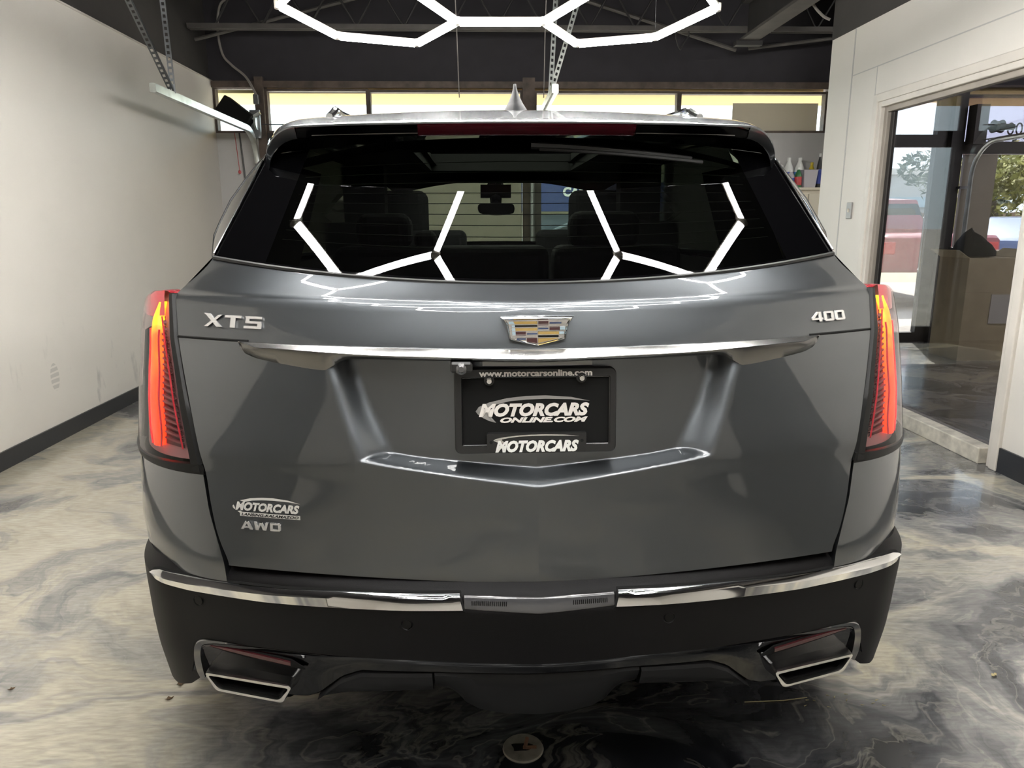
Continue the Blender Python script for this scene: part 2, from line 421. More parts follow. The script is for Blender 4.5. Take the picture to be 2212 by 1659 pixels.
def text_geo(body, size, depth, bold=0., shear=0., wide=1., align='CENTER', spacing=1.):
    cu = bpy.data.curves.new('txt', 'FONT'); cu.body = body; cu.size = size; cu.extrude = depth/2; cu.offset = bold
    cu.align_x = align; cu.shear = shear; cu.resolution_u = 3; cu.space_character = spacing
    ob = bpy.data.objects.new('txt', cu); me = bpy.data.meshes.new_from_object(ob)
    v = [(p.co.x*wide, p.co.y, p.co.z) for p in me.vertices]; f = [list(p.vertices) for p in me.polygons]
    bpy.data.objects.remove(ob); bpy.data.curves.remove(cu); bpy.data.meshes.remove(me)
    return v, f
def text_obj(name, body, size, mat, origin, xdir, up, depth=.003, parent=None, fit=None, fn=None, **k):
    """lettering standing on a surface; fit = (width, height) of the finished word"""
    v, f = text_geo(body, size, depth, **k)
    if fit:
        xs = [p[0] for p in v]; ys = [p[1] for p in v]; w = max(xs)-min(xs); h = max(ys)-min(ys)
        cx, cy = (max(xs)+min(xs))/2, (max(ys)+min(ys))/2
        v = [((p[0]-cx)*fit[0]/w, (p[1]-cy)*fit[1]/h, p[2]) for p in v]
    m = MB(); X = Vector(xdir).normalized(); U = Vector(up).normalized(); Nn = X.cross(U); O = Vector(origin)
    if fn: m.v = [tuple(fn(p)) for p in v]
    else: m.v = [tuple(O+X*p[0]+U*p[1]+Nn*p[2]) for p in v]
    m.f = f
    return m.build(name, mat, parent, smooth=None, fix=False)

# ================================================================== THE BAY (setting)
XL, XR, YF, YB, ZW, ZC = -2.70, 2.61, 6.45, -4.2, 2.64, 3.42
XE = 8.6
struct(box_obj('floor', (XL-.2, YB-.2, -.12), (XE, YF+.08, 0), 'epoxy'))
struct(box_obj('ceiling', (XL-.2, YB-.2, ZC), (XE, YF+.2, ZC+.1), 'deck'))
struct(box_obj('wall_left', (XL-.2, YB, 0), (XL, YF, ZW), 'wall_white'))
struct(box_obj('wall_left_upper', (XL-.2, YB, ZW), (XL-.02, YF, ZC), 'wall_dark'))
struct(box_obj('wall_left_cap', (XL-.2, YB, ZW), (XL+.008, YF, ZW+.012), 'trim_white'))
struct(box_obj('baseboard_left', (XL, YB, 0), (XL+.012, YF, .10), 'baseboard'))
struct(box_obj('wall_back', (XL-.2, YB-.2, 0), (XE, YB, ZC), 'wall_side'))
struct(box_obj('wall_back_upper', (XL, YB, ZW), (XE, YB+.02, ZC), 'wall_dark'))
# far (street) wall
struct(box_obj('wall_far_upper', (XL-.2, YF, 2.63), (XE, YF+.15, ZC), 'wall_black'))
struct(box_obj('wall_far_left', (XL, YF, 0), (-2.30, YF+.12, 2.165), 'wall_grey'))
struct(box_obj('wall_far_right', (1.88, YF, 0), (3.42, YF+.12, 2.165), 'wall_grey'))
struct(box_obj('wall_stub', (3.42, 6.02, 0), (3.80, YF+.12, ZC), 'wall_grey'))
struct(box_obj('wall_far_adjacent', (3.80, YF, 0), (4.06, YF+.12, ZC), 'frame_dark'))
# strip windows over the doors
def strip_window(k, x0, x1, z0, z1, mat='clear_glass', fr='frame_brown'):
    e = empty('window_%d' % k, ((x0+x1)/2, YF+.05, z0)); struct(e)
    def part(name, a, b, m):
        o = box_obj(name, a, b, m); o.parent = e; o.matrix_parent_inverse = Matrix.Translation(-Vector(e.location)); return o
    t = .022
    part('window_frame', (x0, YF, z1-t), (x1, YF+.09, z1), fr)
    part('window_frame', (x0, YF, z0), (x1, YF+.09, z0+t), fr)
    part('window_frame', (x0, YF, z0+t), (x0+t, YF+.09, z1-t), fr)
    part('window_frame', (x1-t, YF, z0+t), (x1, YF+.09, z1-t), fr)
    part('pane', (x0+t, YF+.045, z0+t), (x1-t, YF+.05, z1-t), mat)
    return e
strip_window(1, -2.70, -2.28, 2.165, 2.60)
strip_window(2, -2.20, -1.195, 2.165, 2.58)
strip_window(3, -1.195, .33, 2.165, 2.57)
strip_window(4, .45, 1.905, 2.165, 2.565)
strip_window(5, 1.905, 3.42, 2.165, 2.56)
strip_window(6, 4.85, 6.3, 2.06, 2.54, 'store_glass', 'frame_dark')
strip_window(7, 6.3, 8.6, 2.06, 2.54, 'store_glass', 'frame_dark')
struct(box_obj('trim_1', (XL, YF-.03, 2.585), (3.42, YF, 2.645), 'frame_brown'))
struct(box_obj('trim_2', (-2.28, YF-.05, 0), (-2.20, YF+.1, 2.68), 'frame_brown'))
struct(box_obj('trim_3', (.33, YF-.04, 0), (.45, YF+.1, 2.68), 'frame_brown'))
struct(box_obj('trim_4', (-2.20, YF, 2.10), (.33, YF+.1, 2.165), 'frame_dark'))
struct(box_obj('trim_5', (.45, YF, 2.10), (1.88, YF+.1, 2.165), 'frame_dark'))
# closed sectional door of the left half, four sections
d1 = empty('door_1', (-.93, YF+.02, 0)); struct(d1)
for i in range(4):
    m = MB(); m.box((-1.26, -.02, .002+i*.5245), (1.25, .02, .526+i*.5245))
    o = m.build('door_section', 'door_cream', d1, smooth=None); bv = o.modifiers.new('b', 'BEVEL'); bv.width = .008; bv.segments = 2
# shop-front glazing right of the post
d2 = empty('window_8', (1.16, YF+.04, 0)); struct(d2)
for a, b in (((-.71, -.04, 0), (-.64, .04, 2.1)), ((.64, -.04, 0), (.71, .04, 2.1)), ((-.64, -.04, 2.03), (.64, .04, 2.1)), ((-.64, -.04, 0), (.64, .04, .16))):
    box_obj('window_frame', a, b, 'steel_grey', d2)
box_obj('pane', (-.64, -.003, .16), (.64, .003, 2.03), 'clear_glass', d2)
# right wall with the big interior window
GY0, GY1, GZ0, GZ1 = 2.40, 3.90, .09, 2.075
TW = .13
struct(box_obj('wall_right_near', (XR, YB, 0), (XR+TW, GY0-.07, ZW), 'wall_side'))
struct(box_obj('wall_right_far', (XR, GY1+.05, 0), (XR+TW, 4.69, ZW), 'wall_side'))
struct(box_obj('wall_right_over', (XR, GY0-.07, GZ1+.05), (XR+TW, GY1+.05, ZW), 'wall_side'))
struct(box_obj('wall_right_upper', (XR-.004, YB, ZW), (XR+TW, 4.69, ZC), 'wall_dark'))
struct(box_obj('baseboard_right', (XR-.012, YB, 0), (XR, GY0-.07, .13), 'baseboard'))
struct(box_obj('trim_6', (XR-.002, YB, 2.315), (XR, 4.32, 2.322), 'wall_grey'))      # board joints
struct(box_obj('trim_7', (XR-.002, 3.972, 2.12), (XR, 3.978, 2.315), 'wall_grey'))
struct(box_obj('trim_8', (XR-.004, 4.318, 0), (XR, 4.330, ZW), 'wall_grey'))
w9 = empty('window_9', (XR, 3.15, 0)); struct(w9)
def wpart(name, a, b, m):
    o = box_obj(name, (a[0]-XR, a[1]-3.15, a[2]), (b[0]-XR, b[1]-3.15, b[2]), m, w9, .006); return o
for k, (d, t) in enumerate(((-.020, .055), (-.008, .09), (.02, .125))):
    m = ('trim_white', 'trim_white', 'jamb_shaded')[k]
    x1 = XR + (.02, .03, .08)[k]
    i0 = (0, .05, .085)[k]
    wpart('casing', (XR+d, GY1+.055-t, GZ0-.09), (x1, GY1+.055-i0, GZ1+.055-i0), m)
    wpart('casing', (XR+d, GY0-.075+i0, GZ0-.09), (x1, GY0-.075+t, GZ1+.055-i0), m)
    wpart('casing', (XR+d, GY0-.075+t, GZ1+.055-t), (x1, GY1+.055-t, GZ1+.055-i0), m)
wpart('window_sill', (XR-.03, GY0+.05, 0), (XR+.10, GY1-.07, GZ0), 'trim_worn')
wpart('gasket', (XR+.045, GY1-.11, GZ0), (XR+.07, GY1-.07, GZ1-.07), 'frame_dark')
wpart('pane', (XR+.055, GY0+.05, GZ0), (XR+.061, GY1-.07, GZ1-.07), 'store_glass')
# doors in the side walls behind the camera
for k, (x, y0) in enumerate(((XL, -2.5), (XR, -2.2))):
    s = 1 if x < 0 else -1
    e = empty('door_%d' % (k+3), (x, y0+.5, 0)); struct(e)
    box_obj('door_leaf', (min(0, s*.02), -.52, .01), (max(0, s*.02), .52, 2.05), 'deck', e)
    for a, b in (((-.61), (-.52)), ((.52), (.61))):
        box_obj('door_frame', (min(0, s*.03), a, 0), (max(0, s*.03), b, 2.14), 'frame_dark', e)
    box_obj('door_frame', (min(0, s*.03), -.52, 2.05), (max(0, s*.03), .52, 2.14), 'frame_dark', e)
    m = MB(); m.lathe([(.001, 0), (.025, 0), (.028, .02), (.001, .03)], (s*.05, .4, 1.0), 12, 'x'); m.build('handle', 'satin', e)
# adjacent bay shell
struct(box_obj('wall_adjacent', (XE, YB, 0), (XE+.15, YF, ZC), 'wall_side'))
# street side door of the adjacent bay
d5 = empty('door_5', (4.36, YF+.04, 0)); struct(d5)
for a, b in (((-.30, -.04, 0), (-.20, .04, 2.6)), ((.24, -.04, 0), (.36, .04, 2.6)), ((-.20, -.04, 2.03), (.24, .04, 2.15)), ((-.20, -.04, 2.50), (.24, .04, 2.60)), ((-.20, -.04, 0), (.24, .04, .10))):
    box_obj('door_frame', a, b, 'frame_dark', d5)
box_obj('pane', (-.20, -.003, .10), (.24, .003, 2.03), 'clear_glass', d5)
box_obj('transom_pane', (-.20, -.003, 2.15), (.24, .003, 2.50), 'clear_glass', d5)
m = MB(); m.tube([(.20, -.06, .75), (.20, -.06, 1.35)], .012, 8); m.tube([(.20, -.06, .78), (.20, -.03, .78)], .008, 6); m.tube([(.20, -.06, 1.32), (.20, -.03, 1.32)], .008, 6)
m.build('pull_bar', 'satin', d5)
struct(box_obj('trim_9', (4.72, YF-.06, 0), (4.85, YF+.1, 2.62), 'steel_dark'))
struct(box_obj('trim_10', (4.85, YF, 1.96), (8.6, YF+.1, 2.06), 'frame_dark'))
d6 = empty('door_6', (6.25, YF+.02, 0)); struct(d6)
for i in range(4):
    z0, z1 = .002+i*.4885, .489+i*.4885
    m = 'door_cream' if i < 1 else 'door_tan'
    if i < 2:
        o = box_obj('door_section', (-1.33, -.02, z0), (2.3, .02, z1), 'door_cream', d6); bv = o.modifiers.new('b', 'BEVEL'); bv.width = .008
    else:
        o = box_obj('door_section', (-1.33, -.02, z0), (-.98, .02, z1), 'door_tan', d6)
        box_obj('pane', (-.98, -.004, z0), (2.3, .004, z1), 'clear_glass', d6)
        box_obj('glazing_bar', (-.60, -.02, z0), (-.56, .02, z1), 'frame_dark', d6)
text_obj('window_number', '00', .18, 'frame_dark', (5.435, YF+.035, 2.15), (1, 0, 0), (0, 0, 1), .002, None)
tag(bpy.data.objects['window_number'], 'thin black 00 numerals stuck on the strip window', 'lettering')

# ------------------------------------------------------------------ honeycomb ceiling light
def hex_light():
    e = empty('honeycomb_ceiling_light', (0, 1.2, 2.31), 'white glowing honeycomb of tube lights hung over the grey car', 'ceiling light')
    L = .44; H = L*.866; yD = 2.76
    E = set(); V = {}
    def key(p): return (round(p[0]*1000), round(p[1]*1000))
    cs = [(s*1.5*L, yD-2*H*k) for s in (-1, 1) for k in range(6)] + [(0, yD-H-2*H*k) for k in range(5)]
    for cx, cy in cs:
        ring = [(cx+L*math.cos(math.radians(60*i))+.012, cy+L*math.sin(math.radians(60*i))) for i in range(6)]
        for i in range(6):
            a, b = ring[i], ring[(i+1) % 6]; ka, kb = key(a), key(b)
            for q, p in ((ka, a), (kb, b)):
                hit = [w for w in V if abs(w[0]-q[0]) < 5 and abs(w[1]-q[1]) < 5]
                if not hit: V[q] = p
            ka = [w for w in V if abs(w[0]-ka[0]) < 5 and abs(w[1]-ka[1]) < 5][0]
            kb = [w for w in V if abs(w[0]-kb[0]) < 5 and abs(w[1]-kb[1]) < 5][0]
            E.add(tuple(sorted((ka, kb))))
    def P(k):
        x, y = V[k]
        return Vector((x+.0175*(yD-y), y, 2.31+.08*(abs(x)-.6)-(.09*(y-yD) if y > yD-.5 else -.045)))
    o0 = Vector(e.location)
    for a, b in sorted(E):
        p, q = P(a), P(b); d = (q-p).normalized()
        p2, q2 = p+d*.018, q-d*.018
        m = MB(); m.tube([p2-o0-Vector((0,0,.004)), q2-o0-Vector((0,0,.004))], .0155, 10); m.build('light_tube', 'tube_light', e)
        m = MB(); w = d.cross(Vector((0, 0, 1))).normalized()*.013; up = Vector((0, 0, .013))
        for s0, s1 in ((p2, q2),):
            rows = [[s-o0+w*sx+Vector((0, 0, z)) for sx, z in ((-1, .008), (1, .008), (.8, .022), (-.8, .022))] for s in (s0, s1)]
            m.grid(rows, closed=True); i = len(m.v)-8; m.f += [[i, i+1, i+2, i+3][::-1], [i+4, i+5, i+6, i+7]]
        m.build('tube_housing', 'trim_white', e, smooth=None)
    for k in V:
        p = P(k)-o0
        m = MB(); m.lathe([(.004, -.016), (.021, -.014), (.022, .022), (.006, .026)], p, 10); m.build('connector', 'trim_white', e)
    # suspension wires at a few joints
    ks = sorted(V, key=lambda k: V[k][1])
    for k in ks[::5]:
        p = P(k)-o0; m = MB(); m.tube([p, (p.x, p.y, ZC-o0.z)], .0012, 5); m.build('wire', 'cable_dark', e)
hex_light()
for k, (x, y, dx) in enumerate(((-.255, 4.5, -.03), (.385, 4.50, .03))):
    m = MB(); m.tube([(x+dx, y, ZC), (x+dx*.4, y, 3.0), (x, y, 2.6), (x-dx*.2, y-.01, 2.28), (x-dx*.3, y-.02, 2.19)], .0035, 6)
    o = m.build('hanging_cord', 'cable_grey')
    tag(o, ('thin grey cord hanging left of the rooftop antenna', 'thin grey cord hanging beside the white perforated hanger')[k], 'cord')

# ------------------------------------------------------------------ roof steel
def joist(y, label):
    e = empty('bar_joist', (0, y, 3.0), label, 'joist', 'open web bar joists under the roof deck')
    for dz, nm in ((0, 'bottom_chord'), (.36, 'top_chord')):
        m = MB(); m.box((XL+.02, -.045, dz-.012), (3.4, -.008, dz+.028)); m.box((XL+.02, .008, dz-.012), (3.4, .045, dz+.028))
        m.build(nm, 'steel_grey' if dz == 0 else 'steel_dark', e, smooth=None)
    x = XL+.25; k = 0
    while x < 3.3:
        a = (x, 0, .01 if k % 2 == 0 else .36); b = (x+.21, 0, .36 if k % 2 == 0 else .01)
        m = MB(); m.tube([a, b], .010, 6); m.build('web_bar', 'steel_dark', e); x += .21; k += 1
joist(5.92, 'dark open-web bar joist nearest the strip windows')
joist(4.62, 'dark open-web bar joist above the garage track hangers')
def rod(name, a, b, r, mat, label, cat):
    m = MB(); m.tube([a, b], r, 8); return tag(m.build(name, mat), label, cat)
rod('brace_rod', (-2.68, 6.05, 2.93), (-.95, 6.03, 3.34), .016, 'steel_grey', 'slanting dark brace rod rising from the left wall corner', 'brace')
rod('brace_rod', (.62, 6.09, 3.37), (2.33, 6.09, 2.87), .018, 'steel_grey', 'long slanting brace rod falling to the steel roof beam', 'brace')
rod('brace_rod', (2.45, 6.09, 2.885), (3.4, 6.09, 2.995), .016, 'steel_grey', 'short brace rod between steel beam and right corner', 'brace')
e = empty('roof_beam', (2.32, 0, 2.88), 'dark steel I-beam running along the ceiling at right', 'beam')
box_obj('bottom_flange', (-.08, YB, -.012), (.08, 5.75, .012), 'steel_grey', e)
box_obj('web_plate', (-.008, YB, .012), (.008, 5.75, .30), 'steel_dark', e)
box_obj('top_flange', (-.08, YB, .30), (.08, 5.75, .325), 'steel_dark', e)
box_obj('end_plate', (-.12, 5.70, -.05), (.12, 5.78, -.012), 'steel_dark', e)
e = empty('drooping_wire', (1.75, 5.9, 2.99), 'V-shaped loop of dark wire drooping from the joist', 'wire')
m = MB(); m.tube([(-.05, 0, 0), (-.045, 0, -.06), (-.02, 0, -.13), (.0, 0, -.16)], .007, 6); m.build('wire', 'steel_dark', e)
m = MB(); m.tube([(.0, 0, -.16), (.03, 0, -.10), (.075, 0, -.04), (.07, 0, .0)], .007, 6); m.build('wire', 'steel_dark', e)
def cable(name, pts, r, mat, label, cat, n=8):
    P = []
    for i in range(len(pts)-1):
        p0, p1, p2, p3 = pts[max(i-1, 0)], pts[i], pts[i+1], pts[min(i+2, len(pts)-1)]
        for k in range(8):
            t = k/8
            P.append(tuple(.5*((2*b)+(-a+c)*t+(2*a-5*b+4*c-d)*t*t+(-a+3*b-3*c+d)*t**3) for a, b, c, d in zip(p0, p1, p2, p3)))
    P.append(pts[-1]); m = MB(); m.tube(P, r, n); return tag(m.build(name, mat), label, cat)
cable('flexible_conduit', [(-2.05, 6.25, 3.38), (-2.2, 6.27, 3.37), (-2.35, 6.3, 3.355), (-2.50, 6.3, 3.30), (-2.55, 6.3, 3.09), (-2.527, 6.3, 2.867), (-2.449, 6.3, 2.765), (-2.328, 6.3, 2.663), (-2.262, 6.32, 2.54), (-2.255, 6.36, 2.50)], .011, 'cable_grey', 'beige flexible conduit looping down to the left window post', 'conduit')
cable('power_cable', [(2.44, 4.9, 3.40), (2.44, 4.84, 3.15), (2.47, 4.80, 2.95), (2.54, 4.76, 2.84), (2.60, 4.74, 2.80)], .010, 'cable_grey', 'grey cable drooping to the top corner of the right wall', 'cable')
o = box_obj('junction_box', (-2.285, 6.34, 2.42), (-2.235, 6.40, 2.51), 'galv_dark', None, .004); tag(o, 'small grey junction box at the end of the beige conduit', 'electrical box')
cable('wall_cable', [(-2.46, 6.40, 2.16), (-2.44, 6.40, 1.8), (-2.43, 6.41, 1.45), (-2.42, 6.42, .9)], .008, 'cable_dark', 'dark cable running down the white wall beside the garage track', 'cable')
e = empty('pull_cord', (-2.50, 6.38, 1.80), 'thin red pull cord with a red toggle by the garage track', 'cord')
m = MB(); m.tube([(0, 0, .36), (.01, 0, .2), (.02, 0, .0)], .003, 5); m.build('cord', 'label_red', e)
m = MB(); m.lathe([(.003, -.03), (.014, -.02), (.014, 0), (.003, .01)], (.02, 0, 0), 8); m.build('toggle', 'label_red', e)

# ------------------------------------------------------------------ sectional door hardware
def ladder(m, a, b, w, side):
    """slotted angle iron between two points: two edges with bridges between the slots"""
    a, b = Vector(a), Vector(b); d = b-a; Ln = d.length; d.normalize(); s = Vector(side); s = (s-d*s.dot(d)).normalized(); nrm = d.cross(s)
    M = Matrix((s, d, nrm)).transposed().to_4x4(); M.translation = a
    m.box((-w/2, 0, -.0012), (-w/4, Ln, .0012), M); m.box((w/4, 0, -.0012), (w/2, Ln, .0012), M)
    k = 0
    while k*.04 < Ln:
        m.box((-w/4, k*.04, -.0012), (w/4, min(Ln, k*.04+.018), .0012), M); k += 1
    m.box((w/2-.002, 0, 0), (w/2, Ln, w*.8), M)
def track(name, x, label, hang, hmat='galv'):
    e = empty(name, (x, YF, 0), label, 'garage track')
    def sweep(path, nm, mat='galv'):
        rows = []
        for k, (y, z) in enumerate(path):
            y0, z0 = path[max(k-1, 0)]; y1, z1 = path[min(k+1, len(path)-1)]
            t = Vector((0, y1-y0, z1-z0)).normalized(); n = Vector((0, -t.z, t.y))
            c = Vector((0, y-YF, z))
            rows.append([c+Vector((sx*.022, 0, 0))+n*sz for sx, sz in ((-1, -.026), (-.6, -.030), (.6, -.030), (1, -.026), (1, .026), (.6, .030), (-.6, .030), (-1, .026))])
        m = MB(); m.grid(rows, closed=True); m.f.append(list(range(8))); m.build(nm, mat, e, smooth=40)
    sweep([(4.06, 2.185), (5.0, 2.175), (6.02, 2.165)], 'horizontal_track')
    arc = [(6.02+.30*math.sin(a), 2.165-.30*(1-math.cos(a))) for a in [math.pi/2*i/10 for i in range(11)]]
    sweep(arc, 'curved_track')
    sweep([(6.32, 1.865), (6.33, .02)], 'vertical_track', 'galv_dark')
    for a, b in hang:
        m = MB(); ladder(m, (a[0]-x, a[1]-YF, a[2]), (b[0]-x, b[1]-YF, b[2]), .036, (1, .3, 0)); m.build('hanger', hmat, e, smooth=None)
    return e
tk = track('garage_door_track', -2.28, 'bright galvanised garage door track along the left wall', [((-2.28, 4.385, 2.20), (-2.30, 3.30, 3.14)), ((-2.27, 4.37, 2.20), (-2.31, 4.42, 3.40))], 'galv_dark')
m = MB(); m.box((-.035, -.16, 2.10), (.06, -.13, 2.36)); m.build('bearing_plate', 'galv_dark', tk, smooth=None)
m = MB(); m.lathe([(.02, -.012), (.062, -.010), (.062, .010), (.02, .012)], (.03, -.18, 2.235), 18, 'x'); m.build('cable_drum', 'galv', tk)
track('garage_door_track', .42, 'galvanised garage door track held by white slotted hangers over the roof', [((.412, 4.33, 2.19), (.475, 4.32, 3.40)), ((.414, 4.36, 2.19), (.78, 4.36, 3.38))])
m = MB(); m.tube([(-2.2, 6.28, 2.225), (.38, 6.28, 2.225)], .005, 6); tag(m.build('torsion_cable', 'cable_dark'), 'thin dark cable stretched across the strip windows', 'cable')
e = empty('wall_speaker', (-2.42, 6.22, 2.315), 'black tilted box speaker hanging in front of the left strip window', 'speaker')
M = Matrix.Rotation(math.radians(38), 4, 'Y')
m = MB(); m.box((-.15, -.09, -.085), (.15, .09, .085), M @ Matrix.Identity(4)); o = m.build('cabinet', 'black_matte', e, smooth=None)
o.modifiers.new('b', 'BEVEL').width = .01
m = MB(); m.box((.10, -.02, -.12), (.20, .02, -.095), Matrix.Rotation(math.radians(-30), 4, 'Y')); m.build('bracket', 'galv', e, smooth=None)

# adjacent bay hardware
e = empty('garage_door_track', (4.93, YF, 0), 'pale curved garage track seen through the interior window', 'garage track')
m = MB(); m.tube([(0, -.12, .02), (0, -.12, 1.72)]+[(0, -.12-.34*(1-math.cos(a)), 1.72+.34*math.sin(a)) for a in [math.pi/2*i/8 for i in range(1, 9)]]+[(0, -2.6, 2.06)], .022, 8); m.build('rail', 'galv', e)
for z in (.35, 1.0, 1.62):
    m = MB(); m.box((-.10, -.12, z-.012), (.02, -.02, z+.012)); m.build('bracket', 'galv_dark', e, smooth=None)
e = empty('door_opener_gear', (4.95, YF-.16, 2.16), 'dark door shaft and bearing bracket across the adjacent strip window', 'shaft')
m = MB(); m.tube([(.0, 0, .05), (.33, 0, .045)], .030, 8); m.build('shaft', 'frame_dark', e)
m = MB(); m.box((-.09, -.03, -.12), (.04, .1, .26)); m.build('bearing_plate', 'frame_dark', e, smooth=None)
m = MB(); m.lathe([(.02, -.05), (.065, -.045), (.05, 0), (.065, .045), (.02, .05)], (.16, 0, .05), 14, 'x'); m.build('cable_drum', 'frame_dark', e)
m = MB(); ladder(m, (.02, -.02, -.1), (.36, -.12, -.05), .05, (0, 0, 1)); m.build('slotted_angle', 'galv', e, smooth=None)
e = empty('cardboard_box', (4.62, 5.55, 0), 'tall brown cardboard box with slanted lid in the adjacent bay', 'box')
m = MB(); m.box((-.27, -.22, 0), (.24, .22, .95)); m.build('carton', 'cardboard', e, smooth=None)
for sx in (-1, 1):
    m = MB(); m.prism([(sx*.255-.015, -.22, .95), (sx*.255-.015, .22, .95), (sx*.36-.015, .22, 1.02), (sx*.36-.015, -.22, 1.02)], (0, 0, .006)); m.build('flap', 'cardboard', e, smooth=None)
m = MB(); m.box((-.02, -.226, .35), (.16, -.221, .62)); m.build('shipping_label', 'paper', e, smooth=None)
e = empty('covered_machine', (4.52, 5.6, .96), 'dark lumpy bundle lying on the cardboard box', 'bundle')
m = MB(); m.grid([[(.24*math.cos(a)*s*(1.0 if math.cos(a) > 0 else .6), .16*math.sin(a)*s, h+.05*math.cos(a+2.6)*h*4) for a in [2*math.pi*i/14 for i in range(14)]] for s, h in ((1, 0), (1, .05), (.8, .12), (.45, .19), (.05, .22))], closed=True); m.build('cover', 'black_matte', e)
o = box_obj('wall_thermostat', (5.0, YF-.06, .66), (5.08, YF-.01, .76), 'trim_white'); tag(o, 'small white latch box on the adjacent garage door', 'latch')

for k, y in enumerate((2.4, 4.4)):  # unseen fill lights, added to brighten the adjacent bay
    e = empty('added_strip_light', (6.2, y, 3.05), ('unseen strip light added to brighten the adjacent bay, near its garage door', 'unseen strip light added to brighten the adjacent bay, away from its garage door')[1-k], 'ceiling light')
    box_obj('light_housing', (-1.2, -.07, .03), (1.2, .07, .09), 'trim_white', e)
    m = MB(); m.tube([(-1.18, 0, .015), (1.18, 0, .015)], .04, 8); m.build('light_tube', 'tube_light', e)
    for x in (-1, 1):
        m = MB(); m.tube([(x, 0, .09), (x, 0, ZC-3.05)], .004, 6); m.build('hanger', 'steel_grey', e)
# ------------------------------------------------------------------ cabinet with detailing bottles in the far right corner
e = empty('storage_cabinet', (3.06, 6.20, 0), 'tall beige storage cabinet in the far right corner', 'cabinet')
box_obj('carcass', (-.24, -.18, 0), (.33, .20, 1.585), 'cabinet', e)
box_obj('top_panel', (-.27, -.21, 1.585), (.34, .22, 1.61), 'cabinet', e, .004)
for sx in (-.235, .05):
    d = box_obj('cabinet_door', (sx, -.198, .05), (sx+.275, -.182, 1.55), 'cabinet', e, .003)
def bottle(name, x, y, h, r, body, label_m, cap, lab, cat, kind='jug', grp=None):
    e = empty(name, (x, y, 1.611), lab, cat, grp)
    m = MB(); m.lathe([(.001, 0), (r, 0), (r*1.03, .01), (r*1.02, h*.58), (r*.9, h*.68), (r*.42, h*.86), (r*.36, h*.9)], (0, 0, 0), 16); m.build('bottle_body', body, e)
    m = MB(); m.lathe([(.001, h*.9), (r*.42, h*.9), (r*.42, h), (.001, h)], (0, 0, 0), 12); m.build('cap', cap, e)
    if label_m:
        m = MB(); m.lathe([(r*1.045, h*.12), (r*1.05, h*.14), (r*1.05, h*.52), (r*1.045, h*.54)], (0, 0, 0), 16); m.build('bottle_label', label_m, e)
    if kind == 'jug':
        m = MB(); m.tube([(r*.5, 0, h*.84), (r*1.15, 0, h*.82), (r*1.25, 0, h*.66), (r*.95, 0, h*.58)], .009, 6); m.build('handle', body, e)
G = 'detailing bottles on the beige cabinet'
bottle('white_jug', 2.79, 6.15, .25, .042, 'jug_white', None, 'jug_white', 'plain white jug on the cabinet, half hidden by the car', 'jug', grp=G)
bottle('white_jug', 2.885, 6.27, .27, .042, 'jug_white', None, 'jug_white', 'plain white jug with loop handle beside the royal blue label', 'jug', grp=G)
bottle('white_bottle', 3.005, 6.29, .30, .047, 'jug_white', 'label_blue', 'jug_white', 'tall white bottle with a royal blue label', 'bottle', 'plain', G)
bottle('white_bottle', 3.115, 6.29, .30, .047, 'jug_white', 'label_sky', 'jug_white', 'tall white bottle with a sky blue label', 'bottle', 'plain', G)
bottle('spray_bottle', 2.955, 6.10, .17, .036, 'bin_clear', 'label_blue', 'jug_white', 'short bottle of blue liquid at the front of the cabinet top', 'bottle', 'plain', G)
bottle('spray_bottle', 3.02, 6.08, .19, .034, 'label_green', 'label_red', 'jug_white', 'green bottle with a red label at the front of the cabinet top', 'bottle', 'plain', G)
bottle('yellow_bottle', 3.21, 6.22, .25, .035, 'bottle_yellow', None, 'bottle_yellow', 'yellow squeeze bottle behind the clear bin', 'bottle', 'plain', G)
bottle('dark_bottle', 3.26, 6.16, .33, .024, 'black_plastic', 'label_blue', 'jug_white', 'slim dark bottle standing beside the wall corner', 'bottle', 'plain', G)
e = empty('plastic_bin', (3.13, 6.10, 1.611), 'translucent plastic bin with brown contents on the cabinet', 'bin')
m = MB(); m.grid([[(sx*w, sy*w*.8, z) for sx, sy in ((-1, -1), (1, -1), (1, 1), (-1, 1))] for w, z in ((.055, 0), (.07, .165), (.078, .17), (.066, .165), (.052, .005))], closed=True); m.f.append([0, 1, 2, 3]); m.build('bin_shell', 'bin_clear', e, smooth=None)
m = MB(); m.box((-.05, -.04, .01), (.05, .04, .14)); m.build('bin_contents', 'brown_stuff', e, smooth=None)
e = empty('light_switch', (XR-.012, 4.17, 1.366), 'small scuffed switch plate on the right white wall', 'light switch')
m = MB(); m.box((0, -.037, -.058), (.012, .037, .058)); o = m.build('plate', 'print_silver', e, smooth=None); o.modifiers.new('b', 'BEVEL').width = .003
m = MB(); m.box((-.008, -.006, -.012), (.0, .006, .014)); m.build('toggle', 'trim_worn', e, smooth=None)

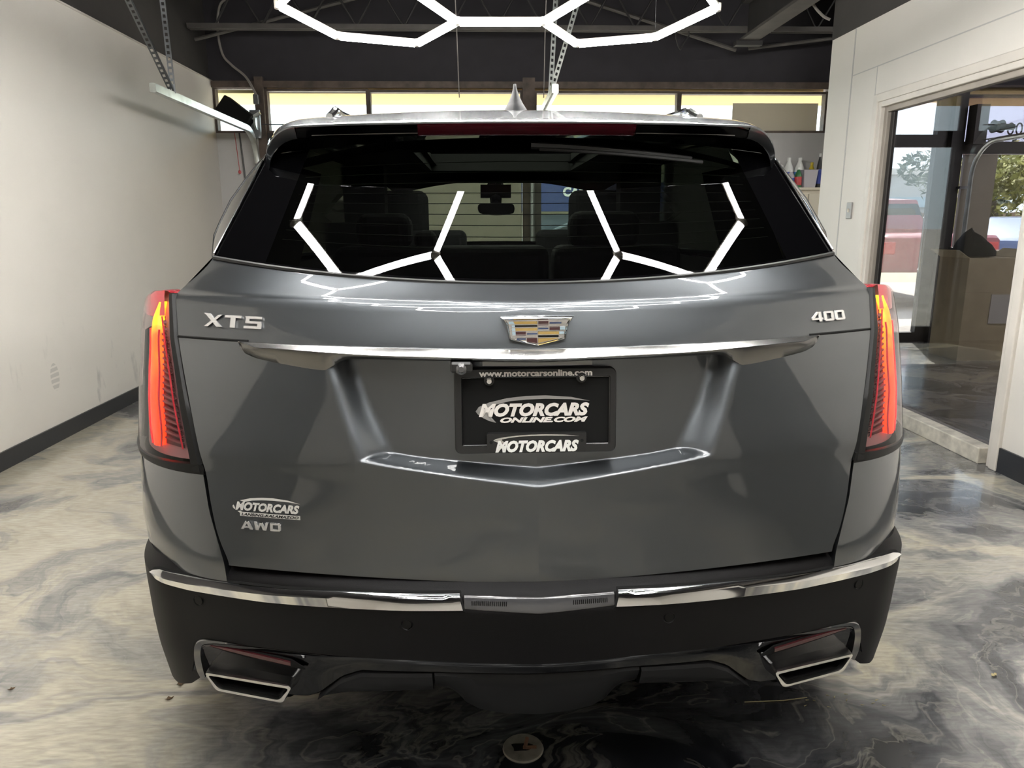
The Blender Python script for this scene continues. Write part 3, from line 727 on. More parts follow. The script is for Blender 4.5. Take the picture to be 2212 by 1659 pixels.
# ------------------------------------------------------------------ floor drain and debris
e = empty('floor_drain', (-.011, .38, 0), 'round worn metal floor cleanout cover under the bumper', 'drain')
m = MB(); rows = []
for r, h in ((.052, .000), (.050, .004), (.046, .005)): rows.append([(r*math.cos(a), r*math.sin(a), h) for a in [2*math.pi*i/28 for i in range(28)]])
rows.append([((.026+.006*math.sin(3*a+1))*math.cos(a)*1.0-.004, (.018+.005*math.cos(2*a))*math.sin(a), .0045) for a in [2*math.pi*i/28 for i in range(28)]])
m.grid(rows, closed=True); m.build('cover_plate', 'drain_metal', e)
m = MB(); m.lathe([(.001, .0012), (.032, .0012), (.032, .002), (.001, .002)], (-.004, 0, 0), 20); m.build('hole', 'drain_hole', e)
m = MB(); m.tube([(.004, -.004, .003), (.012, .022, .014)], .005, 6); m.tube([(.0, .0, .003), (.034, -.004, .006)], .005, 6); m.build('rusty_key', 'rust', e)
e = empty('straw_stalk', (.77, .53, .0), 'dry yellow grass stalk with seed heads on the floor', 'straw')
m = MB(); m.tube([(-.16, 0, .002), (-.05, 0, .003), (.02, .01, .003)], .0013, 5); m.build('stem', 'straw', e)
for i in range(12):
    x = .0+.02*i+random.uniform(-.01, .01); y = random.uniform(-.035, .03); a = random.uniform(-.9, .9)
    m = MB(); m.tube([(x, y, .0025), (x+.009*math.cos(a), y+.009*math.sin(a), .004)], [.0016, .0004], 5); m.build('seed', 'straw', e)
for k, (x, y, s, lab) in enumerate(((-.987, .689, 1.3, 'curled brown leaf crumb beside the left exhaust'), (-.992, .62, 1.0, 'dark crumb of dirt in front of the left exhaust'), (-1.462, .686, .8, 'thin reddish twig lying on the pale floor'), (1.375, .614, 1.0, 'pale leaf crumb on the swirled floor at right'))):
    m = MB(); m.grid([[(x+s*.016*(i/3-.5)+.003*j, y+s*(.006*(j-1)+.003*math.sin(i*2.1+k)), .001+.004*abs(j-1)) for i in range(4)] for j in range(3)]); tag(m.build('leaf_crumb', 'leaf_dry' if k != 3 else 'straw'), lab, 'leaf crumb')

# ================================================================== THE CAR (x across, y forward from the rear bumper, z up)
CAR = empty('sport_utility_vehicle', (0, 0, 0), 'dark grey SUV with glowing red tail lamps, seen from behind', 'car')
GC = [(.62, (.039, .04, .16)), (.75, (.044, .045, .18)), (.826, (.048, .045, .20)), (.87, (.05, .045, .205)), (.95, (.060, .05, .235)), (1.03, (.069, .05, .28)), (1.076, (.075, .05, .31)), (1.154, (.10, .06, .35))]
XEDGE = [(.62, .598), (.646, .602), (.709, .622), (.766, .633), (.826, .642), (.95, .675), (1.076, .711), (1.154, .735)]
def gate_base(x, z):
    a, b, c = stab(GC, z); x = abs(x); return a+b*x+c*x*x
def recess(x, z):
    x = abs(x)
    xo = tab([(.84, .325), (.866, .331), (.949, .36), (1.03, .384), (1.06, .392)], z)
    xi = tab([(.84, .262), (.885, .280), (.956, .317), (1.026, .343), (1.06, .352)], z)
    zl = .823+.13*x; zu = .847+.075*x
    if x > .26: zu = lerp(zu, .895, sm((x-.26)/.09))
    a = (xo-x)/(xo-xi); b = (z-zl)/max(.012, zu-zl); c = (1.072-z)/.008
    def rnd(t):
        t = max(0., min(1., t)); return t*.55+.45*sm(t)
    return .045*min(rnd(a), rnd(b), rnd(c)) if min(a, b) < 1 else .045*rnd(c)
def gate_pt(x, z, off=0.):
    y = gate_base(x, z)+recess(x, z)
    return Vector((x, y-off, z))
def glass_y(x, z):
    h = z-1.18-.115*x*x
    return .201+.319*x*x+.499*h*x*x+.858*h+.127*h*h
GXB = .652
def glass_base(x):
    z = 1.183+.113*x*x; return (x, glass_y(x, z), z)
def make_tailgate():
    zs = frange(.636, .80, 14)[:-1]+frange(.80, .905, 44)[:-1]+frange(.905, 1.066, 26)[:-1]+[1.066, 1.069, 1.072, 1.0745, 1.078, 1.085, 1.095, 1.11, 1.125, 1.138, 1.147]
    us = [i/90 for i in range(-90, 91)]
    rows = []
    for z in zs:
        xe = stab(XEDGE, z); k = 1-sm((z-.636)/.06)
        rows.append([(u*xe, gate_base(u*xe, z)+recess(u*xe, z), z+.010*abs(u)*k) for u in us])
    def deck(t, dy, dz):
        out = []
        for u in us:
            x0 = u*.735; y0 = gate_base(x0, 1.154); g = glass_base(u*GXB)
            out.append((lerp(x0, g[0], sm(t)*.3+t*.7), lerp(y0, g[1], t)+dy, lerp(1.154, g[2], t**1.15)+dz))
        return out
    rows.append(deck(0, .0012, -.0022)); rows.append(deck(0, .0042, .0004)); rows.append(deck(.05, .004, .0016))
    for t in (.1, .2, .3, .4, .5, .6, .7, .8, .9, 1.0): rows.append(deck(t, .002*(1-t), .002*(1-t)))
    # tuck the sheet under the glass
    rows.append([(x, y+.010, z-.010) for x, y, z in rows[-1]])
    m = MB(); m.grid(rows)
    o = m.build('tailgate', 'paint', CAR, smooth=None)
    me = o.data; me.polygons.foreach_set('use_smooth', [True]*len(me.polygons))
    for e in me.edges:
        a, b = me.vertices[e.vertices[0]].co, me.vertices[e.vertices[1]].co
        if abs(a.x) < 1e-5 and abs(b.x) < 1e-5 and .0 < a.z < 1.15: e.use_edge_sharp = True
    # dark return edge below and at both sides, closing the shut line
    rows = []
    xs = frange(-.602, .602, 61)
    rows.append([(x, gate_base(x, .636), .637+.010*abs(x)/.6) for x in xs]); rows.append([(x, gate_base(x, .636)+.05, .632+.010*abs(x)/.6) for x in xs]); rows.append([(x, gate_base(x, .636)+.05, .60) for x in xs])
    m = MB(); m.grid(rows); m.build('tailgate_seal', 'black_matte', CAR)
    return o
make_tailgate()
# shut line between the tail lamps and the bright bar
for s in (-1, 1):
    m = MB(); m.tube([gate_pt(s*x, 1.0765, -.0012) for x in frange(.55, .712, 14)], .0030, 6); m.build('panel_gap', 'black_matte', CAR)
# ---- bright bar above the number plate
def trim_bar():
    low = [(0, 1.0525), (.135, 1.054), (.306, 1.054), (.345, 1.0535), (.358, 1.050), (.392, 1.030), (.398, 1.029), (.43, 1.0315), (.491, 1.039), (.535, 1.0455), (.556, 1.053), (.566, 1.064), (.570, 1.0755)]
    rid = [(0, 1.060), (.304, 1.0635), (.486, 1.0685), (.525, 1.068), (.548, 1.0720), (.570, 1.0762)]
    xs = sorted(set([round(v, 4) for v in frange(0, .570, 58)]+[.358, .392, .398, .556, .566]))
    xs = [-x for x in xs[::-1] if x > 0]+xs
    def pt(x, z, o): return (x, gate_base(x, 1.07)-o, z)
    fade = lambda x: sm((.572-abs(x))/.05)
    T = lambda x: 1.0765
    U = [[pt(x, T(x), -.004) for x in xs], [pt(x, T(x), .003) for x in xs], [pt(x, T(x)-.001, .006) for x in xs],
         [pt(x, tab(rid, abs(x))+.001, .006+.012*fade(x)) for x in xs]]
    W = [[pt(x, tab(rid, abs(x))+.0005, .006+.012*fade(x)) for x in xs], [pt(x, min(tab(rid, abs(x))-.002, tab(low, abs(x))+.75*(tab(rid, abs(x))-tab(low, abs(x)))), .004+.013*fade(x)) for x in xs],
         [pt(x, tab(low, abs(x))+.0015, .006+.003*fade(x)) for x in xs], [pt(x, tab(low, abs(x)), .004) for x in xs], [pt(x, tab(low, abs(x)), -.02) for x in xs]]
    e = bpy.data.objects.new('trim_bar', None); COL.objects.link(e); e.parent = CAR
    m = MB(); m.grid(U); m.build('upper_face', 'satin', e, smooth=50)
    m = MB(); m.grid(W); m.build('lower_face', 'satin_dark', e, smooth=50)  # same bar in darker satin: shade of the down-turned face put into the colour
trim_bar()
# ---- crest on the tailgate
def crest():
    e = bpy.data.objects.new('crest_emblem', None); COL.objects.link(e); e.parent = CAR
    def E(cx, cy, y): return ((cx-1110)*.0001035, y, 1.1345-(cy-188)*.000107)
    def sheet(name, pts, y, d, mat):
        m = MB(); m.prism([E(a, b, y) for a, b in pts], (0, d, 0)); return m.build(name, mat, e, smooth=None)
    outer = [(465, 190), (1735, 185), (1655, 300), (1590, 572), (1110, 682), (610, 587), (545, 305)]
    inner = [(560, 248), (1655, 238), (1605, 305), (1558, 545), (1110, 650), (640, 552), (600, 310)]
    m = MB()
    mid = [tuple(lerp(p, q, .45) for p, q in zip(o, i)) for o, i in zip(outer, inner)]
    rows = [[E(*p, .094) for p in outer], [E(*p, .0775) for p in outer], [E(*p, .0730) for p in mid], [E(*p, .0775) for p in inner]]
    m.grid(rows, closed=True); m.build('crest_frame', 'chrome', e, smooth=None)
    sheet('crest_field', inner, .0775, .012, 'satin')
    T = lambda x0, y0, x1, y1: [(x0, y0), (x1, y0), (x1, y1), (x0, y1)]
    for nm, pts in (('gold', [(685, 268), (1095, 268), (1095, 315), (710, 315)]), ('gold', [(715, 380), (1095, 380), (1095, 425), (725, 425)]), ('gold', T(1115, 440, 1475, 488)), ('gold', [(1115, 555), (1460, 548), (1450, 560), (1115, 635)]),
                    ('crimson', T(1117, 265, 1290, 335)), ('crimson', T(1310, 350, 1490, 415)), ('crimson', T(725, 440, 900, 508)), ('crimson', [(918, 535), (1095, 535), (1095, 635), (918, 605)]),
                    ('gloss_black', T(712, 330, 1095, 358)), ('gloss_black', T(1115, 503, 1470, 532)), ('navy', T(1310, 282, 1515, 308)), ('navy', T(1117, 376, 1290, 402)), ('navy', T(918, 465, 1095, 490)), ('navy', T(745, 552, 900, 576)),
                    ('pale_blue', [(600, 268), (680, 268), (705, 312), (610, 312)]), ('pale_blue', [(655, 330), (712, 330), (718, 425), (660, 425)]), ('pale_blue', [(662, 435), (720, 435), (728, 505), (668, 505)]), ('pale_blue', T(1490, 350, 1580, 410)), ('pale_blue', T(1480, 440, 1565, 480))):
        sheet('crest_tile', pts, .0765, .0015, nm)
    for y, x0, x1 in ((318, 608, 1600), (366, 615, 1590), (430, 625, 1580), (495, 640, 1565), (543, 650, 1550)):
        m = MB(); m.tube([E(x0, y, .0768), E(x1, y-4, .0768)], .0007, 6); m.build('crest_rib', 'chrome', e)
    m = MB(); m.tube([E(1106, 245, .0768), E(1106, 650, .0768)], .0008, 6); m.build('crest_rib', 'chrome', e)
crest()
# ---- raised lettering that follows the tailgate sheet
def on_gate(x0, z0, lift):
    return lambda p: gate_pt(x0+p[0], z0+p[1], lift+p[2])
def letters(name, pieces, x0, z0, w, h, depth, mat, parent):
    """block letters: pieces = convex polygons in a unit box"""
    m = MB()
    for pts in pieces:
        P = [gate_pt(x0+(a-.5)*w, z0+(b-.5)*h, .001) for a, b in pts]; n = len(P); i = len(m.v)
        Q = [gate_pt(x0+(a-.5)*w, z0+(b-.5)*h, .001+depth) for a, b in pts]
        m.v += [tuple(p) for p in P]+[tuple(q) for q in Q]
        m.f.append([i+n+k for k in range(n)][::-1])
        for k in range(n): m.f.append([i+k, i+(k+1) % n, i+n+(k+1) % n, i+n+k])
    return m.build(name, mat, parent, smooth=None, fix=False)
LETTER = {
 'X': [[(0, 0), (.22, 0), (1, 1), (.78, 1)], [(.72, 0), (1.05, 0), (.30, 1), (.0, 1)], [(-.06, 1), (.30, 1), (.30, 1.06), (-.1, 1.1)]],
 'T': [[(.0, .80), (1, .80), (1, 1), (.0, 1)], [(.36, 0), (.66, 0), (.66, .8), (.36, .8)]],
 '5': [[(.10, .80), (1, .80), (1, 1), (.04, 1)], [(.07, .45), (.30, .45), (.30, .8), (.10, .8)], [(.07, .42), (.98, .42), (.98, .60), (.07, .60)], [(.76, .18), (1, .18), (1, .45), (.76, .45)], [(0, 0), (.98, 0), (1, .20), (0, .20)]],
 '4': [[(.62, 0), (.88, 0), (.88, 1), (.62, 1)], [(0, .18), (1, .18), (1, .38), (0, .38)], [(0, .38), (.24, .38), (.70, 1), (.50, 1)]],
 '0': [[(0, .08), (.26, .08), (.26, .92), (0, .92)], [(.74, .08), (1, .08), (1, .92), (.74, .92)], [(.08, 0), (.92, 0), (.92, .20), (.08, .20)], [(.08, .80), (.92, .80), (.92, 1), (.08, 1)]],
 'A': [[(0, 0), (.24, 0), (.62, 1), (.36, 1)], [(.76, 0), (1, 0), (.66, 1), (.46, 1)], [(.22, .18), (.80, .18), (.74, .38), (.28, .38)]],
 'W': [[(.10, 0), (.32, 0), (.18, 1), (0, 1)], [(.10, 0), (.30, 0), (.55, .95), (.42, .95)], [(.62, 0), (.82, 0), (.56, .95), (.44, .95)], [(.64, 0), (.84, 0), (1, 1), (.82, 1)]],
 'D': [[(0, 0), (.26, 0), (.26, 1), (0, 1)], [(.2, 0), (.88, 0), (.96, .2), (.2, .2)], [(.2, .8), (.96, .8), (.88, 1), (.2, 1)], [(.76, .12), (1, .16), (1, .84), (.76, .88)]],
}
def badge(word, x0, x1, z0, z1, gap, widths, name):
    e = bpy.data.objects.new(name, None); COL.objects.link(e); e.parent = CAR
    tot = sum(widths)+gap*(len(word)-1); x = x0
    for ch, w in zip(word, widths):
        ww = w/tot*(x1-x0); letters('letter', LETTER[ch], x+ww/2, (z0+z1)/2, ww, z1-z0, .004, 'badge', e); x += ww+gap/tot*(x1-x0)
badge('XT5', -.651, -.523, 1.1005, 1.1225, .22, (1.25, 1.2, 1.25), 'model_badge')
badge('400', .560, .646, 1.1010, 1.1190, .12, (1.1, 1, 1), 'engine_badge')
badge('AWD', -.570, -.489, .7235, .7385, .16, (1.1, 1.35, 1.0), 'drive_badge')
def swoosh(pts_top, pts_bot, fn, n=24):
    """crescent between two point lists of equal meaning, mapped through fn"""
    m = MB(); m.grid([[fn(p) for p in pts_top], [fn(p) for p in pts_bot]]); return m
SW_T = [(455, 965), (480, 930), (560, 897), (700, 865), (850, 850), (1000, 847), (1200, 862), (1345, 893)]
SW_B = [(470, 975), (540, 945), (620, 912), (720, 889), (850, 878), (1000, 874), (1200, 880), (1345, 894)]
SW_T2 = [(455, 965), (470, 985), (500, 1010), (560, 1040), (615, 1055)]
SW_B2 = [(540, 945), (545, 965), (555, 985), (580, 1015), (615, 1055)]
def dealer_decal():
    e = bpy.data.objects.new('dealer_decal', None); COL.objects.link(e); e.parent = CAR
    def mp(p): return gate_pt(-.5185+(p[0]-900)*.000154, .767-(p[1]-957)*.000175, .0012)
    for a, b in ((SW_T[2:], SW_B[2:]), ([(455, 965), (462, 985), (485, 1000)], [(470, 950), (480, 965), (490, 985)]), ([(520, 1018), (560, 1040), (615, 1055)], [(560, 1010), (585, 1025), (615, 1055)])):
        swoosh(a, b, mp).build('decal_arc', 'decal', e, smooth=None, fix=False)
    text_obj('decal_word', 'MOTORCARS', .02, 'decal', (0, 0, 0), (1, 0, 0), (0, 0, 1), .0012, e, fit=(.130, .0165), fn=on_gate(-.516, .7670, .0018), bold=.0009, shear=.3)
    m = MB(); m.grid([[gate_pt(-.572+.122*i/20, z, .0014) for i in range(21)] for z in (.7475, .7555)]); m.build('decal_bar', 'decal', e, smooth=None, fix=False)
    text_obj('decal_small_word', 'LANSING-KALAMAZOO', .008, 'clad', (0, 0, 0), (1, 0, 0), (0, 0, 1), .0004, e, fit=(.116, .0052), fn=on_gate(-.511, .7515, .0020), bold=.0002, shear=.3)
dealer_decal()
# ---- number plate with dealer frame
def plate():
    e = bpy.data.objects.new('number_plate', None); COL.objects.link(e); e.parent = CAR
    TL = lambda z: .1015+(z-.96)*.10                    # the plate leans with the tailgate
    def P(cx, cy, off=0.):
        z = 1.037-(cy-630)*.000241; return Vector((-.003+(cx-920)*.0002385, TL(z)-off, z))
    def rr(x0, y0, x1, y1, r, n=6):
        out = []
        for (cx, cy, a0) in ((x1-r, y0+r, -90), (x1-r, y1-r, 0), (x0+r, y1-r, 90), (x0+r, y0+r, 180)):
            out += [(cx+r*math.cos(math.radians(a0+90*k/n)), cy+r*math.sin(math.radians(a0+90*k/n))) for k in range(n+1)]
        return out
    O = rr(292, 630, 1550, 1287, 52); I = rr(352, 702, 1498, 1222, 10)
    m = MB(); m.grid([[P(a, b, .0) for a, b in O], [P(a, b, .010) for a, b in O], [P(lerp(a, c, .12), lerp(b, d, .12), .012) for (a, b), (c, d) in zip(O, I)], [P(lerp(a, c, .9), lerp(b, d, .9), .0115) for (a, b), (c, d) in zip(O, I)], [P(a, b, .009) for a, b in I], [P(a, b, .003) for a, b in I]], closed=True)
    m.build('plate_frame', 'black_plastic', e, smooth=40)
    m = MB(); m.prism([P(a, b, .004) for a, b in ((330, 690), (1520, 690), (1520, 1235), (330, 1235))], (0, .003, 0)); m.build('insert_card', 'black_matte', e, smooth=None)
    m = MB(); m.tube([P(a, b, .0092) for a, b in I], .0006, 5, closed=True); m.build('inner_edge', 'dark_chrome', e)
    m = MB(); m.prism([P(a, b, .0128) for a, b in rr(540, 1130, 1316, 1280, 12, 3)], (0, .010, 0)); m.build('plaque', 'black_plastic', e, smooth=None)
    for cx, cy in ((572, 1198), (1282, 1192)):
        c = P(cx, cy, .0132); m = MB(); m.lathe([(.0005, 0), (.0032, 0), (.0032, .001), (.0005, .001)], c, 10, 'y'); m.build('rivet_hole', 'drain_hole', e)
    def word(nm, body, x0, x1, y0, y1, off, mat, **k):
        c = P((x0+x1)/2, (y0+y1)/2, off)
        return text_obj(nm, body, .02, mat, c, (1, 0, 0), (0, .10, 1), .0008, e, fit=((x1-x0)*.0002385, (y1-y0)*.000241), **k)
    word('web_address', 'www.motorcarsonline.com', 485, 1360, 643, 693, .0125, 'print_white', bold=.0007)
    mp = lambda p: P(p[0], p[1], .0046)
    for a, b in ((SW_T, SW_B), (SW_T2, SW_B2)): swoosh(a, b, mp).build('logo_arc', 'print_silver', e, smooth=None, fix=False)
    word('logo_word', 'MOTORCARS', 480, 1342, 905, 1008, .0052, 'print_white', bold=.0011, shear=.28)
    word('logo_line', 'ONLINE.COM', 645, 1330, 1014, 1056, .0052, 'print_white', bold=.0010, shear=.3)
    q = lambda p: P(590+(p[0]-455)*.753, 1140+(p[1]-847)*.36, .0135)
    swoosh(SW_T, SW_B, q).build('plaque_arc', 'chrome', e, smooth=None, fix=False)
    swoosh(SW_T2, SW_B2, q).build('plaque_arc', 'chrome', e, smooth=None, fix=False)
    word('plaque_word', 'MOTORCARS', 605, 1256, 1184, 1276, .0142, 'jug_white', bold=.0011, shear=.28)
    for cx, cy in ((563, 722), (1278, 707)):
        c = P(cx, cy, .016)
        m = MB(); m.lathe([(.0005, -.004), (.0045, -.004), (.0062, -.001), (.0062, .004), (.0075, .0045), (.0075, .006)], c, 14, 'y'); b = m.build('bolt', 'chrome', e)
        c2 = P(cx, cy, .0125); m = MB(); m.lathe([(.0005, 0), (.0095, 0), (.0095, .003), (.0005, .003)], c2, 14, 'y'); m.build('frame_lug', 'black_plastic', e)
plate()
def rear_camera():
    e = bpy.data.objects.new('rear_camera', None); COL.objects.link(e); e.parent = CAR
    m = MB(); m.box((-.158, .062, 1.036), (-.118, .10, 1.056)); o = m.build('camera_housing', 'black_plastic', e, smooth=None); o.modifiers.new('b', 'BEVEL').width = .004
    m = MB(); m.lathe([(.0005, -.004), (.005, -.004), (.008, 0), (.011, .002), (.011, .01)], (-.138, .061, 1.044), 16, 'y'); m.build('camera_lens', 'smoke_lens', e)
rear_camera()
m = MB(); m.box((-.10, .085, 1.044), (.10, .105, 1.052)); m.build('plate_lamp', 'satin_dark', CAR, smooth=None)

# ---- quarter panels, sides
XS = [(.22, .84), (.258, .880), (.376, .908), (.46, .918), (.60, .928), (.615, .942), (.67, .947), (.77, .936), (.84, .929), (1.124, .883), (1.16, .875), (1.20, .862)]
EDGE = [(.60, (.600, .121, .26)), (.646, (.602, .122, .26)), (.75, (.632, .147, .29)), (.826, (.642, .160, .31)), (.95, (.675, .203, .37)), (1.076, (.711, .267, .47)), (1.154, (.735, .333, .57)), (1.2, (.735, .36, .6))]
def bez(P, s):
    a = 1-s
    return tuple(a**3*p+3*a*a*s*q+3*a*s*s*r+s**3*t for p, q, r, t in zip(*P))
def Q(z, s, off=0., side=1):
    """corner surface of the body; s = 0 at the tailgate edge, 1 on the flank"""
    xe, ye, sl = tab(EDGE, z); xs = tab(XS, z)
    L = .62*(xs-xe); P = ((xe, ye), (xe+L, ye+L*sl), (xs, max(.40, ye+L*sl+.02)), (xs, .80))
    p = bez(P, s)
    if off:
        q = bez(P, min(1, s+.01)); r = bez(P, max(0, s-.01)); t = Vector((q[0]-r[0], q[1]-r[1])); t.normalize()
        p = (p[0]+t.y*off, p[1]-t.x*off)
    return (side*p[0], p[1], z)
WH = [(.98, .375), (3.83, .375)]
def in_wheel(y, z, r=.40): return any((y-a)**2+(z-b)**2 < r*r for a, b in WH)
def flank(z, side, y0=.80, n=70):
    xs = tab(XS, z); out = []
    for i in range(n):
        t = i/(n-1); y = lerp(y0, 4.15, t)
        out.append((side*(xs-.02*sm((y-2.9)/1.2)), y, z))
    xf = xs-.02
    for i in range(1, 17):
        p = bez(((xf, 4.15), (xf, 4.60), (xf*.72, 4.79), (0, 4.81)), i/16); out.append((side*p[0], p[1], z))
    return out
def body_panels():
    for side in (-1, 1):
        zs = frange(.612, .822, 17); m = MB(); rows = []
        for z in zs: rows.append([Q(z, s, 0, side) for s in [.012+.988*i/40 for i in range(41)]]+flank(z, side)[1:])
        def skip(a, c, rows=rows): p = rows[a][c]; q = rows[a+1][c+1]; return in_wheel((p[1]+q[1])/2, (p[2]+q[2])/2)
        m.grid(rows, skip)
        # flange along the shut line
        m.grid([[Q(z, .012, 0, side) for z in zs], [Q(z, .012, -.02, side) for z in zs]])
        zs = frange(.822, 1.065, 22); rows = [[Q(z, s, 0, side) for s in [.60+.40*i/12 for i in range(13)]]+flank(z, side)[1:] for z in zs]
        m.grid(rows)
        m.build('quarter_panel', 'paint', CAR, smooth=40)
        # shoulder above the lamp, up to the side glass
        m = MB(); rows = []
        for t in frange(0, 1, 9):
            a = vl((.737, .338, 1.152), (.655, .352, 1.234), t); b = vl((.80, .46, 1.125), (.72, .60, 1.225), t); c = vl((.888, .80, 1.065), (.79, .85, 1.20), t)
            r = [bez((a, vl(a, b, .6), vl(b, c, .3), c), i/10) for i in range(11)]
            r += [(c[0]-.01*sm(k/20), lerp(c[1], 4.0, k/20), c[2]-.06*k/20*(1-t*.0)) for k in range(1, 21)]
            rows.append([(side*x, y, z) for x, y, z in r])
        m.grid(rows); m.build('shoulder_panel', 'paint', CAR, smooth=40)
        # black backing behind the shut line
        m = MB(); zs = frange(.60, 1.15, 24)
        m.grid([[(side*(tab(EDGE, z)[0]-.05), tab(EDGE, z)[1]+.012, z) for z in zs], [(side*(tab(EDGE, z)[0]+.002), tab(EDGE, z)[1]+.026, z) for z in zs], [Q(z, .10, -.03, side) for z in zs]])
        m.build('door_jamb', 'black_matte', CAR)
        # rocker and sill below
        rows = []
        for z in frange(.24, .628, 12): rows.append(flank(z, side, .80))
        m = MB(); m.grid(rows, lambda a, c, rows=rows: in_wheel((rows[a][c][1]+rows[a+1][c+1][1])/2, (rows[a][c][2]+rows[a+1][c+1][2])/2))
        m.build('sill_cladding', 'clad', CAR, smooth=40)
        for (wy, wz) in WH:   # arch lip
            xa = tab(XS, .6); rows = []
            for k in range(25):
                a = math.radians(-12+204*k/24); c, s = math.cos(a), math.sin(a)
                rows.append([(side*(xa+dx), wy+r*c, wz+r*s) for r, dx in ((.385, -.06), (.385, .005), (.40, .012), (.44, .008), (.445, -.03))])
            m = MB(); m.grid(rows); m.build('wheel_arch', 'clad', CAR, smooth=40)
            w = bpy.data.objects.new('wheel', None); COL.objects.link(w); w.parent = CAR; w.location = (side*.82, wy, .372)
            m = MB(); m.lathe([(.235, -.10), (.30, -.118), (.355, -.112), (.370, -.085), (.372, 0), (.370, .085), (.355, .112), (.30, .118), (.235, .10)], (0, 0, 0), 40, 'x'); m.build('tire', 'rubber', w)
            m = MB(); m.lathe([(.02, side*.06), (.06, side*.065), (.08, side*.05), (.20, side*.06), (.238, side*.10), (.238, -side*.10)], (0, 0, 0), 30, 'x'); m.build('rim', 'alloy', w)
        # greenhouse: side glass from the blade to the windscreen pillar
        BO = [(.690, .44, 1.228), (.697, .48, 1.272), (.693, .52, 1.3055), (.680, .56, 1.351), (.649, .59, 1.402), (.619, .60, 1.439), (.596, .585, 1.455)]
        rows = []
        for k, p in enumerate(BO):
            t = k/6; xr = lerp(.80, .625, t**1.2); z = lerp(1.21, 1.50, t)
            def sw(y, i0):
                zt = roof_pt(1, y)[2]+.006; xt = tab(WR, y)-.004; zb = 1.165-.06*sm((y-1.15)/2.8)
                return (lerp(.80, xt, t**1.2), y, lerp(zb, zt, t))
            r5 = []
            for i in range(1, 6):
                y = lerp(p[1], 1.15, i/5); q = sw(y, i); k5 = sm(i/5); r5.append((lerp(p[0], q[0], k5), y, lerp(p[2], q[2], k5)))
            r5 += [sw(lerp(1.15, lerp(3.95, 3.05, t), i/12), i) for i in range(1, 13)]
            rows.append([(side*x, y, zz) for x, y, zz in [p]+r5])
        m = MB(); m.grid(rows); m.build('side_window', 'dark_glass', CAR, smooth=60)
        # black side blade beside the rear glass
        rows = []
        for k, p in enumerate(BO):
            t = k/6; g = glass_pt(1.0, t*.93, .002)
            rows.append([(side*x, y, z) for x, y, z in [g, vl(g, (p[0]-.004, p[1]-.012, p[2]+.004), .35), vl(g, (p[0]-.002, p[1]-.010, p[2]+.002), .75), vl(g, p, .97), p, (p[0]-.01, p[1]+.02, p[2])]])
        m = MB(); m.grid(rows); m.build('side_blade', 'gloss_black', CAR, smooth=60)
        m = MB(); m.tube([(side*(g[0]+.001), g[1]-.002, g[2]+.001) for g in [glass_pt(1.0, t, .002) for t in frange(.02, .93, 14)]], .0020, 6); m.build('blade_seam', 'dark_chrome', CAR)
        m = MB(); m.tube([(side*p[0], p[1], p[2]) for p in BO], .0025, 6); m.build('blade_edge', 'black_plastic', CAR)
# ---- rear glass
def glass_pt(u, v, off=0.):
    b = glass_base(u*GXB); xt = u*.588
    x = lerp(b[0], xt, v); z = lerp(b[2], 1.482-.09*xt*xt, v)
    return (x, glass_y(x, z)-.65*off, z+.75*off)
def rear_glass():
    us = frange(-1, 1, 81); vs = frange(0, 1, 41)
    rows = [[glass_pt(u, v) for u in us] for v in vs]
    edge = lambda a, c: a < 1 or c < 7 or c > 72
    m = MB(); m.grid(rows, edge); g = m.build('rear_window', 'rear_glass', CAR, smooth=60)
    m = MB(); m.grid(rows, lambda a, c: not edge(a, c)); m.build('glass_border', 'gloss_black', CAR, smooth=60)
    for k in range(9):
        v = .22+.075*k
        m = MB(); m.tube([glass_pt(u, v, -.003) for u in frange(-.80, .80, 25)], .0007, 4, caps=False); m.build('defroster_line', 'black_matte', g)
    m = MB(); m.tube([tuple(Vector(glass_base(x))+Vector((0, -.001, -.001))) for x in frange(-GXB, GXB, 41)], .0045, 6); m.build('glass_seal', 'black_plastic', CAR)
# ---- roof, spoiler, high brake light
ZR = [(.34, 1.497), (.42, 1.5132), (.50, 1.5288), (.60, 1.5475), (.75, 1.5739), (.90, 1.5982), (1.05, 1.618), (1.2, 1.631), (1.5, 1.648), (2.2, 1.648), (2.8, 1.61), (3.05, 1.58)]
WR = [(.34, .535), (.42, .553), (.5, .575), (.6, .602), (.8, .632), (1.2, .655), (2.2, .655), (3.05, .60)]
def roof_pt(c, y, ylip=True):
    """c in [-1,1] across the roof"""
    w = tab(WR, y); a = abs(c); s = 1 if c >= 0 else -1
    if a <= .78:
        x = a/.78*(w-.075); z = stab(ZR, y)-.065*x*x
    else:
        k = (a-.78)/.22*math.pi/2; x0 = w-.075; z0 = stab(ZR, y)-.065*x0*x0
        x = x0+.075*math.sin(k); z = z0-.075*(1-math.cos(k))
    return (s*x, y, z)
def lip_y(x): return .352+.43*x*x
